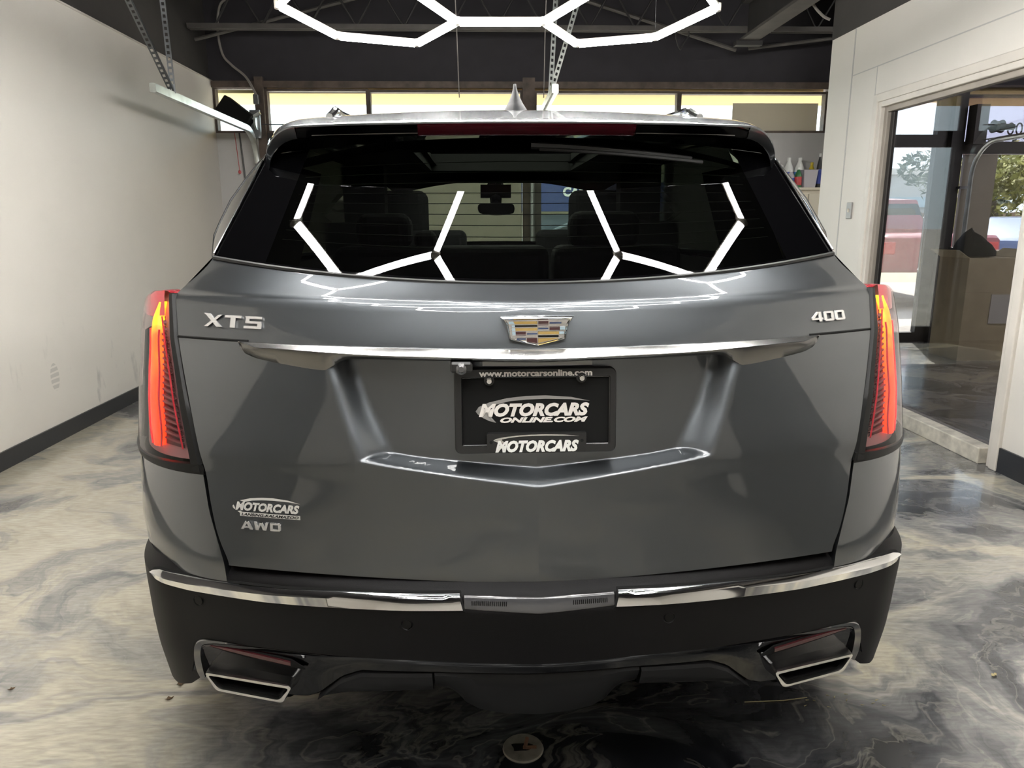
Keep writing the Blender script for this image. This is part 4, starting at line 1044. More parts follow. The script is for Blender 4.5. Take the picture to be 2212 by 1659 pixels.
def roof():
    cs = frange(-1, 1, 91); rows = []
    def lip(c, dz, dy):
        p = roof_pt(c, .38); y = lip_y(p[0]); a = abs(c)
        if a > .78: y += .02*sm((a-.78)/.22)
        q = roof_pt(c, y); return (q[0], y+dy, q[2]+dz)
    rows.append([lip(c, -.004, .001) for c in cs]); rows.append([lip(c, -.0006, .0003) for c in cs]); rows.append([lip(c, 0, .0015) for c in cs])
    for t in (.06, .13, .21, .3, .4, .5, .62, .75, .88, 1.0):
        r = []
        for c in cs:
            l = lip(c, 0, .0015); q = roof_pt(c, lerp(l[1], .95, t)); k = sm(t*6)
            r.append((q[0], q[1], q[2]))
        rows.append(r)
    ys = frange(.95, 3.05, 43)[1:]
    n0 = len(rows)
    for y in ys: rows.append([roof_pt(c, y) for c in cs])
    def hole(a, c):
        p = rows[a][c]; q = rows[a+1][c+1]
        return abs((p[0]+q[0])/2) < .34 and 1.42 < (p[1]+q[1])/2 < 2.42
    m = MB(); m.grid(rows, hole); m.build('roof_panel', 'paint', CAR, smooth=40)
    # flank of the spoiler: painted skin turned down to the blade
    m = MB()
    # lip face: black, red lens in the middle
    def face(c0, c1, n, dy):
        cc = frange(c0, c1, n)
        return [[lip(c, -.004, .001+dy) for c in cc], [lip(c, -.0225, .016+dy) for c in cc], [lip(c, -.025, .022+dy) for c in cc]]
    k = .228/((tab(WR, .38)-.075))*.78
    m = MB(); m.grid(face(-k, k, 31, -.002)); m.build('brake_light', 'red_lens', CAR, smooth=50)
    for s in (-1, 1):
        m = MB(); m.grid(face(s*k, s*.80, 25, .003)); m.build('spoiler_edge', 'gloss_black', CAR, smooth=50)
        m = MB(); m.grid(face(s*.80, s, 15, 0)); m.build('spoiler_corner', 'paint', CAR, smooth=50)
        m = MB(); m.tube([Vector(lip(c, -.0215, .003)) for c in frange(s*k, s*.74, 24)], .0012, 5); m.build('spoiler_bead', 'dark_chrome', CAR)
    rows2 = []
    for t in frange(0, 1, 6):
        r = []
        for c in frange(-.985, .985, 61):
            a = lip(c, -.025, .022); u = c/.985; g = glass_pt(u, .985, .004); r.append(vl(a, g, t))
        rows2.append(r)
    m = MB(); m.grid(rows2); m.build('spoiler_underside', 'gloss_black', CAR, smooth=60)
    # wiper parked under the spoiler
    w = bpy.data.objects.new('rear_wiper', None); COL.objects.link(w); w.parent = CAR
    m = MB(); m.tube([glass_pt(u, .905-.08*abs(u)**1.3-.03*u, .010) for u in frange(.02, .62, 14)], [.004+.004*(1-i/13) for i in range(14)], 6); m.build('wiper_arm', 'black_plastic', w)
    m = MB(); m.tube([glass_pt(u, .885-.08*abs(u)**1.3-.03*u, .008) for u in frange(.05, .66, 14)], .004, 6); m.build('wiper_blade', 'rubber', w)
    m = MB(); m.grid([[(x, y, stab(ZR, y)-.065*x*x-.004) for x in frange(-.35, .35, 9)] for y in frange(1.40, 2.45, 9)]); m.build('sunroof', 'clear_glass', CAR, smooth=60)
    # rails
    for s in (-1, 1):
        m = MB(); P = []
        for i in range(21):
            t = i/20; y = lerp(.86, 2.75, t); h = .020*min(1, sm(t*9), sm((1-t)*9)); P.append((s*(tab(WR, y)-.115-.02*(1-sm(t*4))), y, roof_pt(.72, y)[2]+h))
        m.tube(P, .010, 8); m.build('roof_rail', 'chrome', CAR)
    # shark fin
    rows = []
    for t in frange(0, 1, 9):
        w2 = .047*(1-t)**1.6+.0055; y0 = lerp(1.10, 1.24, t**.8); y1 = lerp(1.36, 1.28, t); z = 1.628+.097*t
        ring = []
        for k in range(16):
            a = 2*math.pi*k/16; yy = lerp(y0, y1, .5-.5*math.cos(a)); ring.append((.014+w2*math.sin(a)*(1-.35*(.5-.5*math.cos(a))), yy, z if t > 0 else z-.01))
        rows.append(ring)
    m = MB(); m.grid(rows, closed=True); m.f.append(list(range(len(m.v)-16, len(m.v)))); m.build('antenna_fin', 'fin_grey', CAR, smooth=60)
body_panels(); rear_glass(); roof()
# ---- tail lamps
def lamp(side):
    e = bpy.data.objects.new('tail_lamp', None); COL.objects.link(e); e.parent = CAR
    ztop = lambda s: tab([(0, 1.152), (.03, 1.157), (.12, 1.163), (.25, 1.160), (.38, 1.146), (.50, 1.122), (.62, 1.10)], s)
    zbot = lambda s: lerp(.842, .832, min(1, s/.45))
    ss = frange(.050, .62, 34); ts = frange(0, 1, 30)
    z_ = lambda s, t: lerp(zbot(s), ztop(s), t)
    m = MB(); m.grid([[Q(z_(s, t), s, .003, side) for s in ss] for t in ts])
    m.grid([[Q(ztop(s), s, .003, side) for s in ss], [Q(ztop(s), s, -.03, side) for s in ss]])
    m.build('lens', 'lens_clear', e, smooth=40)
    m = MB(); m.grid([[Q(z_(s, t), s, -.018, side) for s in ss] for t in ts]); m.build('lamp_housing', 'lamp_body', e, smooth=50)
    # glowing light guide
    TB = [(.858, (.228, .290)), (.89, (.217, .308)), (.95, (.217, .308)), (1.005, (.20, .30)), (1.06, (.192, .283)), (1.105, (.175, .278)), (1.137, (.150, .215))]
    rows = []
    for z in frange(.858, 1.138, 36):
        a, b = stab(TB, z); tp = .5*sm((z-1.10)/.042); rows.append([Q(z, lerp(a, b, lerp(k, .45, tp)), o, side) for k, o in ((.10, -.016), (.10, -.006), (.2, -.002), (.5, .0), (.8, -.002), (.92, -.006), (.92, -.016))])
    m = MB(); m.grid(rows); i = len(m.v)-7; m.f.append(list(range(i, i+7))); m.f.append(list(range(0, 7))[::-1]); m.build('light_guide', 'tail_glow', e, smooth=60)
    RB = [(.862, .093), (.905, .10), (.958, .108), (1.01, .117), (1.08, .132), (1.11, .160)]
    zs = frange(.862, 1.11, 24)
    m = MB(); m.grid([[Q(z, tab(RB, z), -.010, side) for z in zs], [Q(z, stab(TB, z)[0]-.004, -.014, side) for z in zs]]); m.build('rib_panel', 'lamp_dark', e, smooth=60)
    for k in range(20):
        z = .868+.0118*k; a, b = tab(RB, z), stab(TB, z)[0]-.020
        if b-a < .01: continue
        m = MB(); m.grid([[Q(z+dz+.006*t, lerp(a, b, t), o, side) for t in frange(0, 1, 5)] for dz, o in ((0, -.0135), (.0012, -.007), (.0042, -.007), (.0054, -.0135))]); m.build('rib', 'lamp_rib', e, smooth=None)
    for f, nm in ((lambda z: tab(RB, z), 'light_line'), (lambda z: .058, 'light_line')):
        zz = frange(.862, 1.11, 20) if f(1.0) > .05 else frange(.85, 1.15, 20)
        m = MB(); m.tube([Q(z, f(z), -.004, side) for z in zz], .0018, 6); m.build(nm, 'lamp_edge', e)
    for kk in (-.06, 1.04):
        m = MB(); m.tube([Q(z, lerp(*stab(TB, z), kk), -.003, side) for z in frange(.858, 1.085, 18)], .0022, 6); m.build('light_line', 'lamp_edge', e)
    # red upper cap inside the lens
    rows = [[Q(lerp(max(1.108, ztop(s)-.05), ztop(s)-.001, t), s, -.004+.003*t, side) for s in frange(.13, .60, 20)] for t in frange(0, 1, 5)]
    m = MB(); m.grid(rows); m.grid([[Q(ztop(s)-.001, s, -.001, side) for s in frange(.05, .60, 20)], [Q(ztop(s)-.002, s, -.035, side) for s in frange(.05, .60, 20)]]); m.build('red_cap', 'lamp_edge', e, smooth=50)
    # black trim: inner edge and foot
    m = MB(); zs = frange(.826, 1.157, 30)
    m.grid([[Q(z, .0, -.02, side) for z in zs], [Q(z, .004, .001, side) for z in zs], [Q(z, .016, .006, side) for z in zs], [Q(z, .050, .005, side) for z in zs], [Q(z, .053, -.01, side) for z in zs]])
    m.build('inner_trim', 'trim_black', e, smooth=40)
    m = MB(); s2 = frange(.002, .62, 34)
    m.grid([[Q(.820, s, -.01, side) for s in s2], [Q(.8215, s, .004, side) for s in s2], [Q(zbot(s)-.001, s, .006, side) for s in s2], [Q(zbot(s)+.001, s, .0, side) for s in s2]]); m.build('foot_trim', 'trim_black', e, smooth=40)
lamp(-1); lamp(1)
# ---- rear bumper
XB = [(.22, .85), (.258, .885), (.376, .908), (.46, .914), (.60, .907), (.65, .905)]
BY = [(.22, .085), (.30, .055), (.40, .030), (.479, .018), (.55, .004), (.585, -.001), (.598, -.002), (.606, .004), (.625, .012), (.634, .028), (.642, .045), (.646, .060)]
def BUMP(z, s, side=1, off=0.):
    """s 0..1 across the back, 1..2 round the corner"""
    c0 = tab(BY, z); xb = .74
    f = lambda x: c0+.05*x+.24*x*x
    if s <= 1: x = s*xb; p = (x, f(x)); t = Vector((1, .05+.48*x))
    else:
        xs = tab(XB, z); L = .62*(xs-xb); sl = .05+.48*xb; y0 = f(xb)
        P = ((xb, y0), (xb+L, y0+L*sl), (xs, max(.40, y0+L*sl+.02)), (xs, .80)); k = s-1; p = bez(P, k)
        q = bez(P, min(1, k+.01)); r = bez(P, max(0, k-.01)); t = Vector((q[0]-r[0], q[1]-r[1]))
    t.normalize(); off -= .010*sm((z-.60)/.02)*sm((s-.85)/.12)
    return (side*(p[0]+t.y*off), p[1]-t.x*off, z)
def bumper():
    zl = [(0, .479), (.26, .480), (.51, .473), (.745, .467), (.90, .459), (.935, .447), (.955, .42), (.962, .39), (.970, .345), (1.0, .325), (1.15, .306), (1.3, .300), (1.6, .30), (2, .30)]
    ss = [i/60 for i in range(55)]+[.905+.005*i for i in range(20)]+[1.0+i/34 for i in range(0, 35)]
    ss = sorted(set(round(s, 4) for s in ss))
    top = lambda s: .6465 if s < .80 else lerp(.6465, .628, sm((s-.80)/.03))
    cols = [(-1, s) for s in ss[::-1] if s > 0]+[(1, s) for s in ss]
    vs = [0, .02, .05, .09, .13, .17, .21, .25, .285, .32, .37, .44, .52, .6, .68, .76, .84, .92, 1]
    rows = [[BUMP(lerp(top(s), tab(zl, s), v), s, sd) for sd, s in cols] for v in vs]
    m = MB(); m.grid(rows, lambda a, c: in_wheel((rows[a][c][1]+rows[a+1][c+1][1])/2, (rows[a][c][2]+rows[a+1][c+1][2])/2))
    m.grid([[BUMP(tab(zl, s), s, sd) for sd, s in cols], [BUMP(tab(zl, s)+.004, s, sd, -.03) for sd, s in cols]])
    o = m.build('bumper', 'clad', CAR, smooth=38)
    # ledge behind the tailgate foot
    m = MB(); m.grid([[BUMP(top(s), s, sd) for sd, s in cols ], [BUMP(top(s)-.001, s, sd, -.05) for sd, s in cols]]); m.build('loading_ledge', 'clad', CAR, smooth=38)
    CT = [(.1475, .6265), (.37, .620), (.494, .6135), (.69, .609), (.745, .6085), (.772, .6085), (.783, .604)]
    CB = [(.1410, .6005), (.345, .592), (.527, .584), (.69, .5835), (.745, .5875), (.772, .5935), (.783, .600)]
    def strip(m, x0t, x0b, x1, side, off, n=40, rim=.0):
        rows = []
        for i in range(n+1):
            t = i/n; xt, xb2 = lerp(x0t, x1, t), lerp(x0b, x1, t); zt, zb = tab(CT, xt)-rim, tab(CB, xb2)+rim
            def pp(x, z, o):
                s = x/.74 if x <= .74 else 1+(x-.74)/.3
                return BUMP(z, s, side, o)
            mid = lerp(zt, zb, .36); xm = lerp(xt, xb2, .36)
            rows.append([pp(xt, zt, -.004), pp(xt, zt, off*.4), pp(lerp(xt, xb2, .06), lerp(zt, zb, .06), off*.8), pp(xm, mid, off*1.25), pp(lerp(xt, xb2, .94), lerp(zt, zb, .94), off*.8), pp(xb2, zb, off*.4), pp(xb2, zb, -.004)])
        m.grid(rows); m.f.append(list(range(len(m.v)-7, len(m.v)))); m.f.append(list(range(len(m.v)-7*(n+1), len(m.v)-7*(n+1)+7))[::-1])
    for side in (-1, 1):
        m = MB(); strip(m, .1475, .1410, .783, side, .008); m.build('bumper_trim', 'chrome', CAR, smooth=30)
        m = MB(); strip(m, .1455, .1375, .786, side, .003, rim=-.003); m.build('trim_channel', 'black_matte', CAR, smooth=30)
    # ribbed lens in the middle
    e = bpy.data.objects.new('center_reflector', None); COL.objects.link(e); e.parent = CAR
    rows = []
    for i in range(49):
        x = lerp(-.139, .139, i/48); a = abs(x)/.139; zt = lerp(.6235, .6245, a); zb = lerp(.5975, .6025, a)
        rows.append([BUMP(lerp(zt, zb, k), abs(x)/.74, 1 if x >= 0 else -1, o) for k, o in ((0, .001), (.15, .004), (.45, .003), (.85, .004), (1, .001))])
    m = MB(); m.grid(rows); m.build('lens', 'smoke_lens', e, smooth=40)
    for side in (-1, 1):
        for k in range(18):
            x = .062+.0037*k; m = MB(); m.tube([BUMP(.6165, x/.74, side, .0035), BUMP(.6090, x/.74, side, .0035)], .0011, 5); m.build('rib', 'clad', e)
    # parking sensors
    for x, z in ((.676, .560), (.248, .564)):
        for side in (-1, 1):
            m = MB(); c = Vector(BUMP(z, x/.74, side, .0005)); d = Vector(BUMP(z, x/.74, side, 1.0))-Vector(BUMP(z, x/.74, side, 0)); d.normalize()
            u = Vector((0, 0, 1)); w = d.cross(u)
            m.v = [tuple(c+(u*math.cos(2*math.pi*k/20)+w*math.sin(2*math.pi*k/20))*r+d*o) for r, o in ((.0115, .0), (.0115, .0012), (.0098, -.0004), (.0088, .0008)) for k in range(20)]
            for a in range(3):
                for k in range(20): m.f.append([a*20+k, a*20+(k+1) % 20, (a+1)*20+(k+1) % 20, (a+1)*20+k])
            m.f.append([60+k for k in range(20)]); m.build('parking_sensor', 'trim_black', CAR, smooth=30)
    # gloss black valance
    VB = [(0, .440), (.186, .438), (.35, .429), (.39, .410), (.44, .362), (.47, .350), (.56, .342), (.66, .352), (.72, .372)]
    VT = [(0, .481), (.192, .482), (.378, .475), (.553, .469), (.666, .461), (.70, .447), (.713, .42), (.715, .39), (.72, .378)]
    def vy(x): x = abs(x); return .034+.05*x+.22*x*x
    rows = []
    for k, o in ((0, .012), (.04, .0), (.10, -.004), (.22, .002), (.6, .006), (.92, .008), (1, .02)):
        rows.append([(x, vy(x)+o, lerp(tab(VT, abs(x)), tab(VB, abs(x)), k)) for x in frange(-.72, .72, 121)])
    m = MB(); m.grid(rows); m.build('valance', 'gloss_black', CAR, smooth=40)
    # skid panels
    rows = []
    SB = [(0, .319), (.07, .322), (.115, .330), (.142, .345), (.160, .366), (.178, .377), (.205, .380)]
    for k, o in ((0, .020), (.03, .004), (.12, .0), (.3, .006), (.7, .022), (1, .042), (1.0, .10)):
        rows.append([(x, .045+.05*abs(x)+.16*x*x+o, lerp(tab(VB, abs(x))+.001, tab(SB, abs(x)), k)) for x in frange(-.2025, .2025, 61)])
    m = MB(); m.grid(rows); m.build('skid_plate', 'clad_low', CAR, smooth=40)
    for side in (-1, 1):
        rows = []
        for k, o in ((0, .020), (.04, .002), (.14, -.002), (.4, .004), (.8, .015), (1, .030), (1.0, .10)):
            rows.append([(side*x, .045+.05*x+.16*x*x+o, lerp(tab(VB, x)+.0005, lerp(.3805, .357, (x-.205)/.235), k)) for x in frange(.2065, .441, 31)])
        m = MB(); m.grid(rows); m.build('side_skid_panel', 'clad_low', CAR, smooth=40)
        # exhaust finisher
        e = bpy.data.objects.new('exhaust_tip', None); COL.objects.link(e); e.parent = CAR
        base = [(.485, .400), (.678, .4085), (.656, .3655), (.508, .3565)]
        def rpoly(P, r, n=5):
            out = []
            for i in range(4):
                p0, p1, p2 = Vector(P[i-1]), Vector(P[i]), Vector(P[(i+1) % 4]); a = p1+(p0-p1).normalized()*r; b = p1+(p2-p1).normalized()*r
                for k in range(n+1):
                    t = k/n; out.append(tuple((1-t)**2*a+2*t*(1-t)*p1+t*t*b))
            return out
        def shr(P, d):
            c = Vector((sum(p[0] for p in P)/4, sum(p[1] for p in P)/4)); out = []
            for p in P: out.append((p[0]+math.copysign(d, c.x-p[0])*1.25, p[1]+math.copysign(d, c.y-p[1])))
            return out
        yy = lambda x, o: .030+.05*x+.16*x*x+o
        R0 = rpoly(base, .014); R1 = rpoly(shr(base, .0022), .009); R2 = rpoly(shr(base, .0075), .008); R3 = rpoly(shr(base, .0095), .007)
        m = MB(); m.grid([[(side*x, yy(x, .09), z) for x, z in R0], [(side*x, yy(x, .004), z) for x, z in R0], [(side*x, yy(x, -.004), z) for x, z in R1], [(side*x, yy(x, -.004), z) for x, z in R2], [(side*x, yy(x, .006), z) for x, z in R3]], closed=True)
        m.build('finisher', 'satin', e, smooth=35)
        m = MB(); m.grid([[(side*x, yy(x, .006), z) for x, z in R3], [(side*x, yy(x, .10), z) for x, z in R3]], closed=True); m.f.append(list(range(len(R3), 2*len(R3)))); m.build('bore', 'black_matte', e, smooth=None)
        B2 = rpoly([(.472, .408), (.690, .4185), (.668, .3555), (.498, .346)], .016)
        m = MB(); m.grid([[(side*x, vy(x)+.012, z) for x, z in B2], [(side*x, yy(x, .06), z) for x, z in B2], [(side*x, yy(x, .06), z) for x, z in R0]], closed=True); m.build('recess', 'black_matte', e, smooth=35)
        # dark bright-work hoop round the outer end
        hoop = [(.56, .4655), (.64, .4630), (.680, .4575), (.698, .445), (.704, .42), (.702, .39), (.695, .368)]
        rows = []
        HN = ((0, 1), (.1, 1), (.55, .85), (.95, .4), (1, 0), (1, -.1), (.9, -.3)); HW = (.0005, .004, .007, .008, .008, .008, .006)
        HT = [(k, (*hoop[k], *HN[k], HW[k])) for k in range(7)]
        for k in frange(0, 6, 31):
            x, z, nx, nz, w = stab(HT, k)
            rows.append([(side*(x+nx*w*a), vy(x)-.006+b, z+nz*w*a) for a, b in ((1, .02), (1, .004), (.5, -.002), (-1, .0), (-1, .02))])
        m = MB(); m.grid(rows); m.build('exhaust_hoop', 'dark_chrome', CAR, smooth=50)
        # reflector strip
        e = bpy.data.objects.new('bumper_reflector', None); COL.objects.link(e); e.parent = CAR
        rows = [[(side*x, vy(x)+o, z) for x, z in ((.492, lerp(.4305, .4430, k)), (.56, lerp(.4360, .4495, k)), (.63, lerp(.4430, .4525, k)), (.668, lerp(.4475, .4500, k)))] for k, o in ((0, -.001), (.2, -.006), (.8, -.006), (1, -.001))]
        m = MB(); m.grid(rows); m.build('red_strip', 'red_reflector', e, smooth=40)
        rows = [[(side*x, vy(x)+o, z) for x, z in ((.462, lerp(.4265, .4300, k)), (.490, lerp(.4265, .4460, k)), (.56, lerp(.4320, .4530, k)), (.63, lerp(.4390, .4555, k)), (.676, lerp(.4455, .4520, k)))] for k, o in ((0, -.0005), (.1, -.003), (.9, -.003), (1, -.0005))]
        m = MB(); m.grid(rows); m.build('reflector_bezel', 'black_matte', e, smooth=40)
    # underbody, silencer skins
    m = MB(); m.box((-.62, .45, .33), (.62, 4.6, .36)); m.build('underbody', 'black_matte', CAR, smooth=None)
    m = MB(); m.box((-.60, .27, .42), (.60, .30, .62)); m.build('bumper_beam', 'black_matte', CAR, smooth=None)
bumper()
# ---- windscreen, bonnet, nose
def front():
    rows = [[(lerp(.60, .74, t)*u, lerp(3.03, 3.98, t)-.10*(1-u*u)*0+.12*(1-u*u)*t, lerp(1.572, 1.135, t)+.02*(1-u*u)) for u in frange(-1, 1, 21)] for t in frange(0, 1, 12)]
    m = MB(); m.grid(rows); m.build('windscreen', 'clear_glass', CAR, smooth=60)
    rows = [[(u*lerp(.86, .78, t), lerp(3.95, 4.70, t)+.10*(1-u*u), lerp(1.13, .98, t*t)+.035*(1-u*u)) for u in frange(-1, 1, 21)] for t in frange(0, 1, 12)]
    rows.append([(u*.78, 4.74+.07*(1-u*u), .90) for u in frange(-1, 1, 21)]); rows.append([(u*.80, 4.74+.07*(1-u*u), .24) for u in frange(-1, 1, 21)])
    m = MB(); m.grid(rows); m.build('bonnet', 'paint', CAR, smooth=60)
    for s in (-1, 1):
        m = MB(); m.box((s*.92-.10 if s > 0 else s*.92-.10, 3.40, 1.10), (s*.92+.10, 3.52, 1.25)); o = m.build('door_mirror', 'paint', CAR, smooth=None); b = o.modifiers.new('b', 'BEVEL'); b.width = .04; b.segments = 3
front()
# ---- cabin
def cabin():
    def cushion(name, a, b, mat='cloth', bev=.035, par=CAR):
        m = MB(); m.box(a, b); o = m.build(name, mat, par, smooth=None); md = o.modifiers.new('b', 'BEVEL'); md.width = bev; md.segments = 4; return o
    ys = frange(.60, 3.02, 42)
    rows = [[(c*(tab(WR, y)-.03), y, stab(ZR, y)-.06-.075*c*c) for c in frange(-1, 1, 25)] for y in ys]
    m = MB(); m.grid(rows, lambda a, c: abs(rows[a][c][0]+.02) < .33 and 1.45 < rows[a][c][1] < 2.38); m.build('headliner', 'liner', CAR)
    m = MB()
    for a, b in (((-.36, 1.38), (-.33, 2.46)), ((.33, 1.38), (.36, 2.46)), ((-.36, 2.38), (.36, 2.46)), ((-.36, 1.36), (.36, 1.44))): m.box((a[0], a[1], 1.535), (b[0], b[1], 1.612))
    m.build('sunroof_frame', 'liner', CAR, smooth=None)
    m = MB(); m.box((-.62, 2.75, 1.51), (.62, 3.0, 1.565)); m.build('header_rail', 'liner', CAR, smooth=None)
    for s in (-1, 1):
        m = MB(); m.grid([[(s*.76, y, z) for y in (.62, 4.0)] for z in (.45, 1.16)]); m.grid([[(s*.66, y, 1.15) for y in (.55, 1.05)], [(s*.57, y, 1.44) for y in (.66, 1.05)]]); m.build('side_lining', 'liner', CAR)
    m = MB(); m.box((-.60, .40, .60), (.60, 3.9, .64)); m.build('cabin_floor', 'liner', CAR, smooth=None)
    m = MB(); m.box((-.66, .30, 1.075), (.66, 1.36, 1.085)); m.build('cargo_cover', 'liner', CAR, smooth=None)
    m = MB(); m.box((-.78, 3.55, .64), (.78, 3.98, 1.10)); m.build('dashboard', 'liner', CAR, smooth=None)
    # rear bench 60/40
    for nm, x0, x1 in (('seat_back', -.62, .143), ('seat_back', .160, .62)):
        b = cushion(nm, (x0, 1.40, .66), (x1, 1.56, 1.215))
    cushion('headrest', (.215, 1.42, 1.205), (.475, 1.53, 1.335), bev=.045)
    cushion('headrest', (-.245-.30, 1.42, 1.205), (-.345, 1.53, 1.330), bev=.045)
    cushion('headrest', (-.34, 1.43, 1.20), (-.26, 1.53, 1.27), bev=.03)
    # front seats
    for s in (-1, 1):
        cushion('front_seat', (s*.43-.26, 2.30, .66), (s*.43+.26, 2.48, 1.26))
        cushion('headrest', (s*.475-.15 if s > 0 else s*.49-.14, 2.34, 1.22), (s*.475+.15 if s > 0 else s*.49+.14, 2.44, 1.445), bev=.045)
    for s in (-1, 1):
        m = MB(); m.box((min(s*.52, s*.79), 2.10, .66), (max(s*.52, s*.79), 2.20, 1.30)); m.box((min(s*.52, s*.70), 2.10, 1.30), (max(s*.52, s*.70), 2.20, 1.56)); m.build('pillar_trim', 'liner', CAR, smooth=None)
    # inner mirror
    e = bpy.data.objects.new('inner_mirror', None); COL.objects.link(e); e.parent = CAR
    m = MB(); P = [(-.118, 1.372), (-.112, 1.392), (-.09, 1.398), (.06, 1.398), (.080, 1.392), (.088, 1.370), (.082, 1.345), (.05, 1.336), (-.014, 1.333), (-.085, 1.338), (-.110, 1.348)]
    m.prism([(x, 2.90, z) for x, z in P], (0, .03, 0)); o = m.build('mirror_shell', 'black_matte', e, smooth=None); o.modifiers.new('b', 'BEVEL').width = .005
    m = MB(); m.tube([(-.015, 2.93, 1.39), (-.015, 3.02, 1.44), (-.015, 3.08, 1.50)], [.03, .035, .05], 8); m.build('mirror_stalk', 'black_matte', e)
    m = MB(); m.box((-.10, 2.97, 1.43), (.07, 3.06, 1.50)); m.build('sensor_pod', 'black_matte', e, smooth=None)
cabin()

# ================================================================== OUTSIDE
struct(box_obj('ground_outside', (-60, YF+.2, -.25), (80, 120, -.10), 'concrete'))
struct(box_obj('trim_11', (XL-1, YF+.15, 2.56), (XE+1, 7.35, 2.72), 'soffit'))
m = MB(); m.poly([(2.46, YF+.03, 2.19), (3.34, YF+.03, 2.19), (3.34, YF+.03, 2.455), (2.46, YF+.03, 2.455)]); o = m.build('window_board', 'tan_board', smooth=None); sd = o.modifiers.new('thick', 'SOLIDIFY'); sd.thickness = .004; tag(o, 'tan frosted sheet covering part of the rightmost strip window', 'board')
def wheel4(e, w, r, ya, yb, wd=.2):
    for s in (-1, 1):
        for y in (ya, yb):
            m = MB(); m.lathe([(r*.5, -wd/2), (r*.95, -wd/2), (r, -wd*.3), (r, wd*.3), (r*.95, wd/2), (r*.5, wd/2)], (s*(w-wd*.4), y, r), 20, 'x'); m.build('wheel', 'rubber', e)
            m = MB(); m.lathe([(.01, s*wd*.40), (r*.55, s*wd*.42), (r*.55, -s*wd*.2)], (s*(w-wd*.4), y, r), 14, 'x'); m.build('wheel_rim', 'alloy', e)
def street_car(name, loc, rz, paint, label, w, body, roof, glass, ya, yb, r, extra=None, group=None):
    """body and cabin profiles (y, z) swept across with tumblehome"""
    e = empty(name, loc, label, 'car', group); e.rotation_euler = (0, 0, rz)
    def hull(P, w0, w1, nm, mat):
        zs = [p[1] for p in P]; z0, z1 = min(zs), max(zs); rows = []
        for u in (-1, -.96, -.8, 0, .8, .96, 1):
            k = 1 if abs(u) < .97 else .0
            rows.append([(u*lerp(w0, w1, (z-z0)/(z1-z0)), y, z-(0 if abs(u) < .97 else .03)) for y, z in P])
        m = MB(); m.grid(rows, closed=True); n = len(P); m.f.append(list(range(n))); m.f.append(list(range(len(m.v)-n, len(m.v)))[::-1]); return m.build(nm, mat, e, smooth=50)
    hull(body, w, w*.94, 'car_body', paint); hull(roof, w*.92, w*.70, 'cabin', paint); hull(glass, w*.925, w*.715, 'cabin_glass', 'gloss_black')
    wheel4(e, w, r, ya, yb)
    y0 = min(p[0] for p in body); zt = max(p[1] for p in body)
    for s in (-1, 1):
        m = MB(); m.box((s*w*.80-.14, y0-.015, zt-.32), (s*w*.80+.14, y0+.12, zt-.10)); o = m.build('tail_light', 'label_red', e, smooth=None); o.modifiers.new('b', 'BEVEL').width = .03
    return e
sedan = [(-2.3, .35), (-2.35, .75), (-2.28, 1.02), (-1.6, 1.06), (1.0, .98), (2.1, .85), (2.3, .6), (2.3, .3), (0, .25)]
sroof = [(-1.75, 1.03), (-.95, 1.40), (.2, 1.45), (1.3, .96)]; sglass = [(-1.60, 1.06), (-.92, 1.36), (.15, 1.40), (1.15, 1.0)]
pick = [(-2.75, .55), (-2.75, 1.12), (-2.70, 1.16), (.0, 1.18), (1.5, 1.12), (2.6, 1.0), (2.7, .6), (2.6, .4), (-2.4, .42)]
proof = [(-.55, 1.15), (-.45, 1.75), (.5, 1.80), (1.35, 1.12)]; pglass = [(-.53, 1.20), (-.47, 1.68), (.45, 1.72), (1.2, 1.16)]
p = street_car('pickup_truck', (7.2, 12.6, -.1), math.radians(-6), 'red_paint', 'dark red pickup truck parked outside the glass door', .95, pick, proof, pglass, -1.6, 1.7, .38)
m = MB(); m.box((-.85, -2.80, .45), (.85, -2.68, .60)); m.build('rear_bumper', 'chrome', p, smooth=None)
street_car('sedan', (10.9, 13.4, -.1), math.radians(-38), 'sky_paint', 'light blue sedan parked outside the adjacent garage window', .90, sedan, sroof, sglass, -1.4, 1.4, .32)
G2 = 'dark cars parked by the blue-fronted building'
street_car('parked_car', (3.1, 21.5, -.1), math.radians(70), 'grey_paint', 'dark car parked by the blue building, seen through the SUV windows', .90, sedan, sroof, sglass, -1.4, 1.4, .32, group=G2)
street_car('parked_car', (-2.2, 22.5, -.1), math.radians(100), 'blue_paint', 'blue car parked by the building, seen through the SUV windows', .90, sedan, sroof, sglass, -1.4, 1.4, .32, group=G2)
e = empty('shop_building', (4.5, 26, -.1), 'shop with blue fascia and white letters across the street', 'building')
box_obj('wall', (-7, 0, 0), (9, 6, 3.4), 'cream_wall', e)
box_obj('fascia', (-7.2, -.4, 1.75), (9.2, 0, 2.75), 'navy_sign', e)
for i in range(8):
    box_obj('window', (-6.5+1.9*i, -.03, .5), (-5.1+1.9*i, .02, 1.65), 'grey_paint', e)
text_obj('sign_word', 'CANNA', .42, 'print_white', (-.9, -.42, 2.28), (1, 0, 0), (0, 0, 1), .03, e, bold=.02)
box_obj('parapet', (-7.1, -.1, 3.4), (9.1, .2, 3.6), 'trim_white', e)
e = empty('warehouse', (18, 36, -.1), 'pale warehouse with striped green band beyond the pickup', 'building')
box_obj('wall', (-6, 0, 0), (7, 8, 3.6), 'wall_grey', e)
box_obj('band', (-6.1, -.1, 2.0), (7.1, 0, 2.5), 'pale_blue', e); box_obj('roof_edge', (-6.2, -.2, 3.6), (7.2, .2, 3.9), 'trim_white', e)
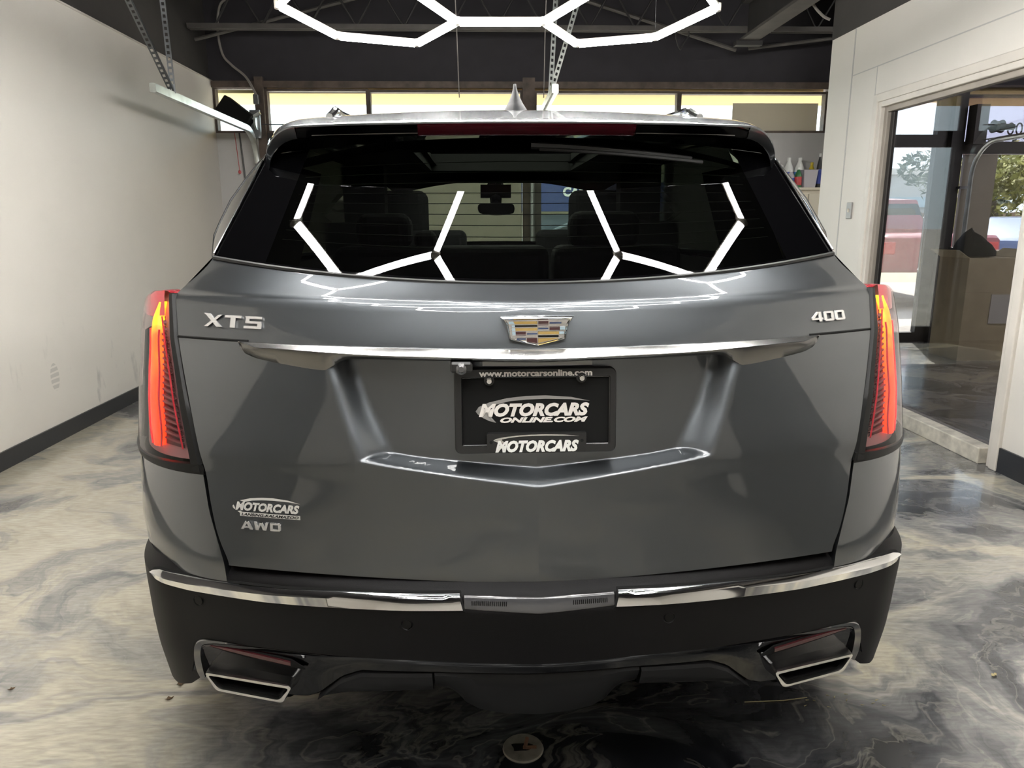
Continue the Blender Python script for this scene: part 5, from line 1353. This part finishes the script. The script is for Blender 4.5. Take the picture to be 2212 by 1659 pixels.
def tree(loc, h, r, mat, label, seed):
    rnd = random.Random(seed); e = empty('street_tree', loc, label, 'tree', 'trees beyond the car park')
    m = MB(); m.tube([(0, 0, 0), (.1, 0, h*.3), (0, .1, h*.6)], [.22, .16, .08], 8); m.build('trunk', 'bark', e)
    m = MB()
    blobs = [(rnd.gauss(0, r*.45), rnd.gauss(0, r*.45), h*.55+rnd.uniform(-.25, .45)*h, r*rnd.uniform(.3, .55)) for _ in range(12)]
    for k in range(2200):
        bx, by, bz, br = rnd.choice(blobs); d = Vector((rnd.gauss(0, 1), rnd.gauss(0, 1), rnd.gauss(0, 1))).normalized()*br*rnd.uniform(.7, 1.05)
        c = Vector((bx, by, bz))+d; u = Vector((rnd.gauss(0, 1), rnd.gauss(0, 1), rnd.gauss(0, 1))).normalized(); w = u.orthogonal().normalized(); s = rnd.uniform(.08, .16)
        m.poly([c-u*s*1.4, c+w*s*.6, c+u*s*1.4, c-w*s*.6])
    o = m.build('foliage', mat, e, smooth=None, fix=False)
tree((17.0, 23, -.1), 3.3, 1.6, 'leaves', 'sunlit yellow-green tree behind the light blue sedan', 1)
tree((22.5, 31, -.1), 4.6, 2.2, 'leaves_dark', 'tall dark green tree behind the flagpole', 2)
tree((24.8, 24, -.1), 3.4, 1.9, 'leaves', 'second yellow-green tree right of the flagpole', 3)
e = empty('board_fence', (20, 34, -.1), 'long brown board fence beyond the trees', 'fence')
m = MB()
for i in range(80): m.box((-9+.2*i, 0, 0), (-9+.2*i+.185, .03, 1.7+.02*(i % 3)))
o = m.build('boards', 'brown_stuff', e, smooth=None); o['kind'] = 'stuff'
box_obj('rail', (-9, .03, .4), (7, .08, .5), 'brown_stuff', e)
e = empty('flagpole', (17.2, 20, -.1), 'thin white flagpole with striped flag beyond the garage window', 'flagpole')
m = MB(); m.tube([(0, 0, 0), (0, 0, 6.5)], [.06, .04], 8); m.build('pole', 'trim_white', e)
fl = bpy.data.objects.new('flag', None); COL.objects.link(fl); fl.parent = e
for i in range(7):
    m = MB(); m.grid([[(.05+.12*k, .05*math.sin(k*1.3), z-.03*k) for k in range(8)] for z in (3.1+.08*i, 3.18+.08*i)]); m.build('stripe', 'flag_red' if i % 2 == 0 else 'flag_white', fl, smooth=None, fix=False)
m = MB(); m.grid([[(.05+.12*k, .05*math.sin(k*1.3)-.01, z-.03*k) for k in range(4)] for z in (3.38, 3.66)]); m.build('canton', 'flag_blue', fl, smooth=None, fix=False)
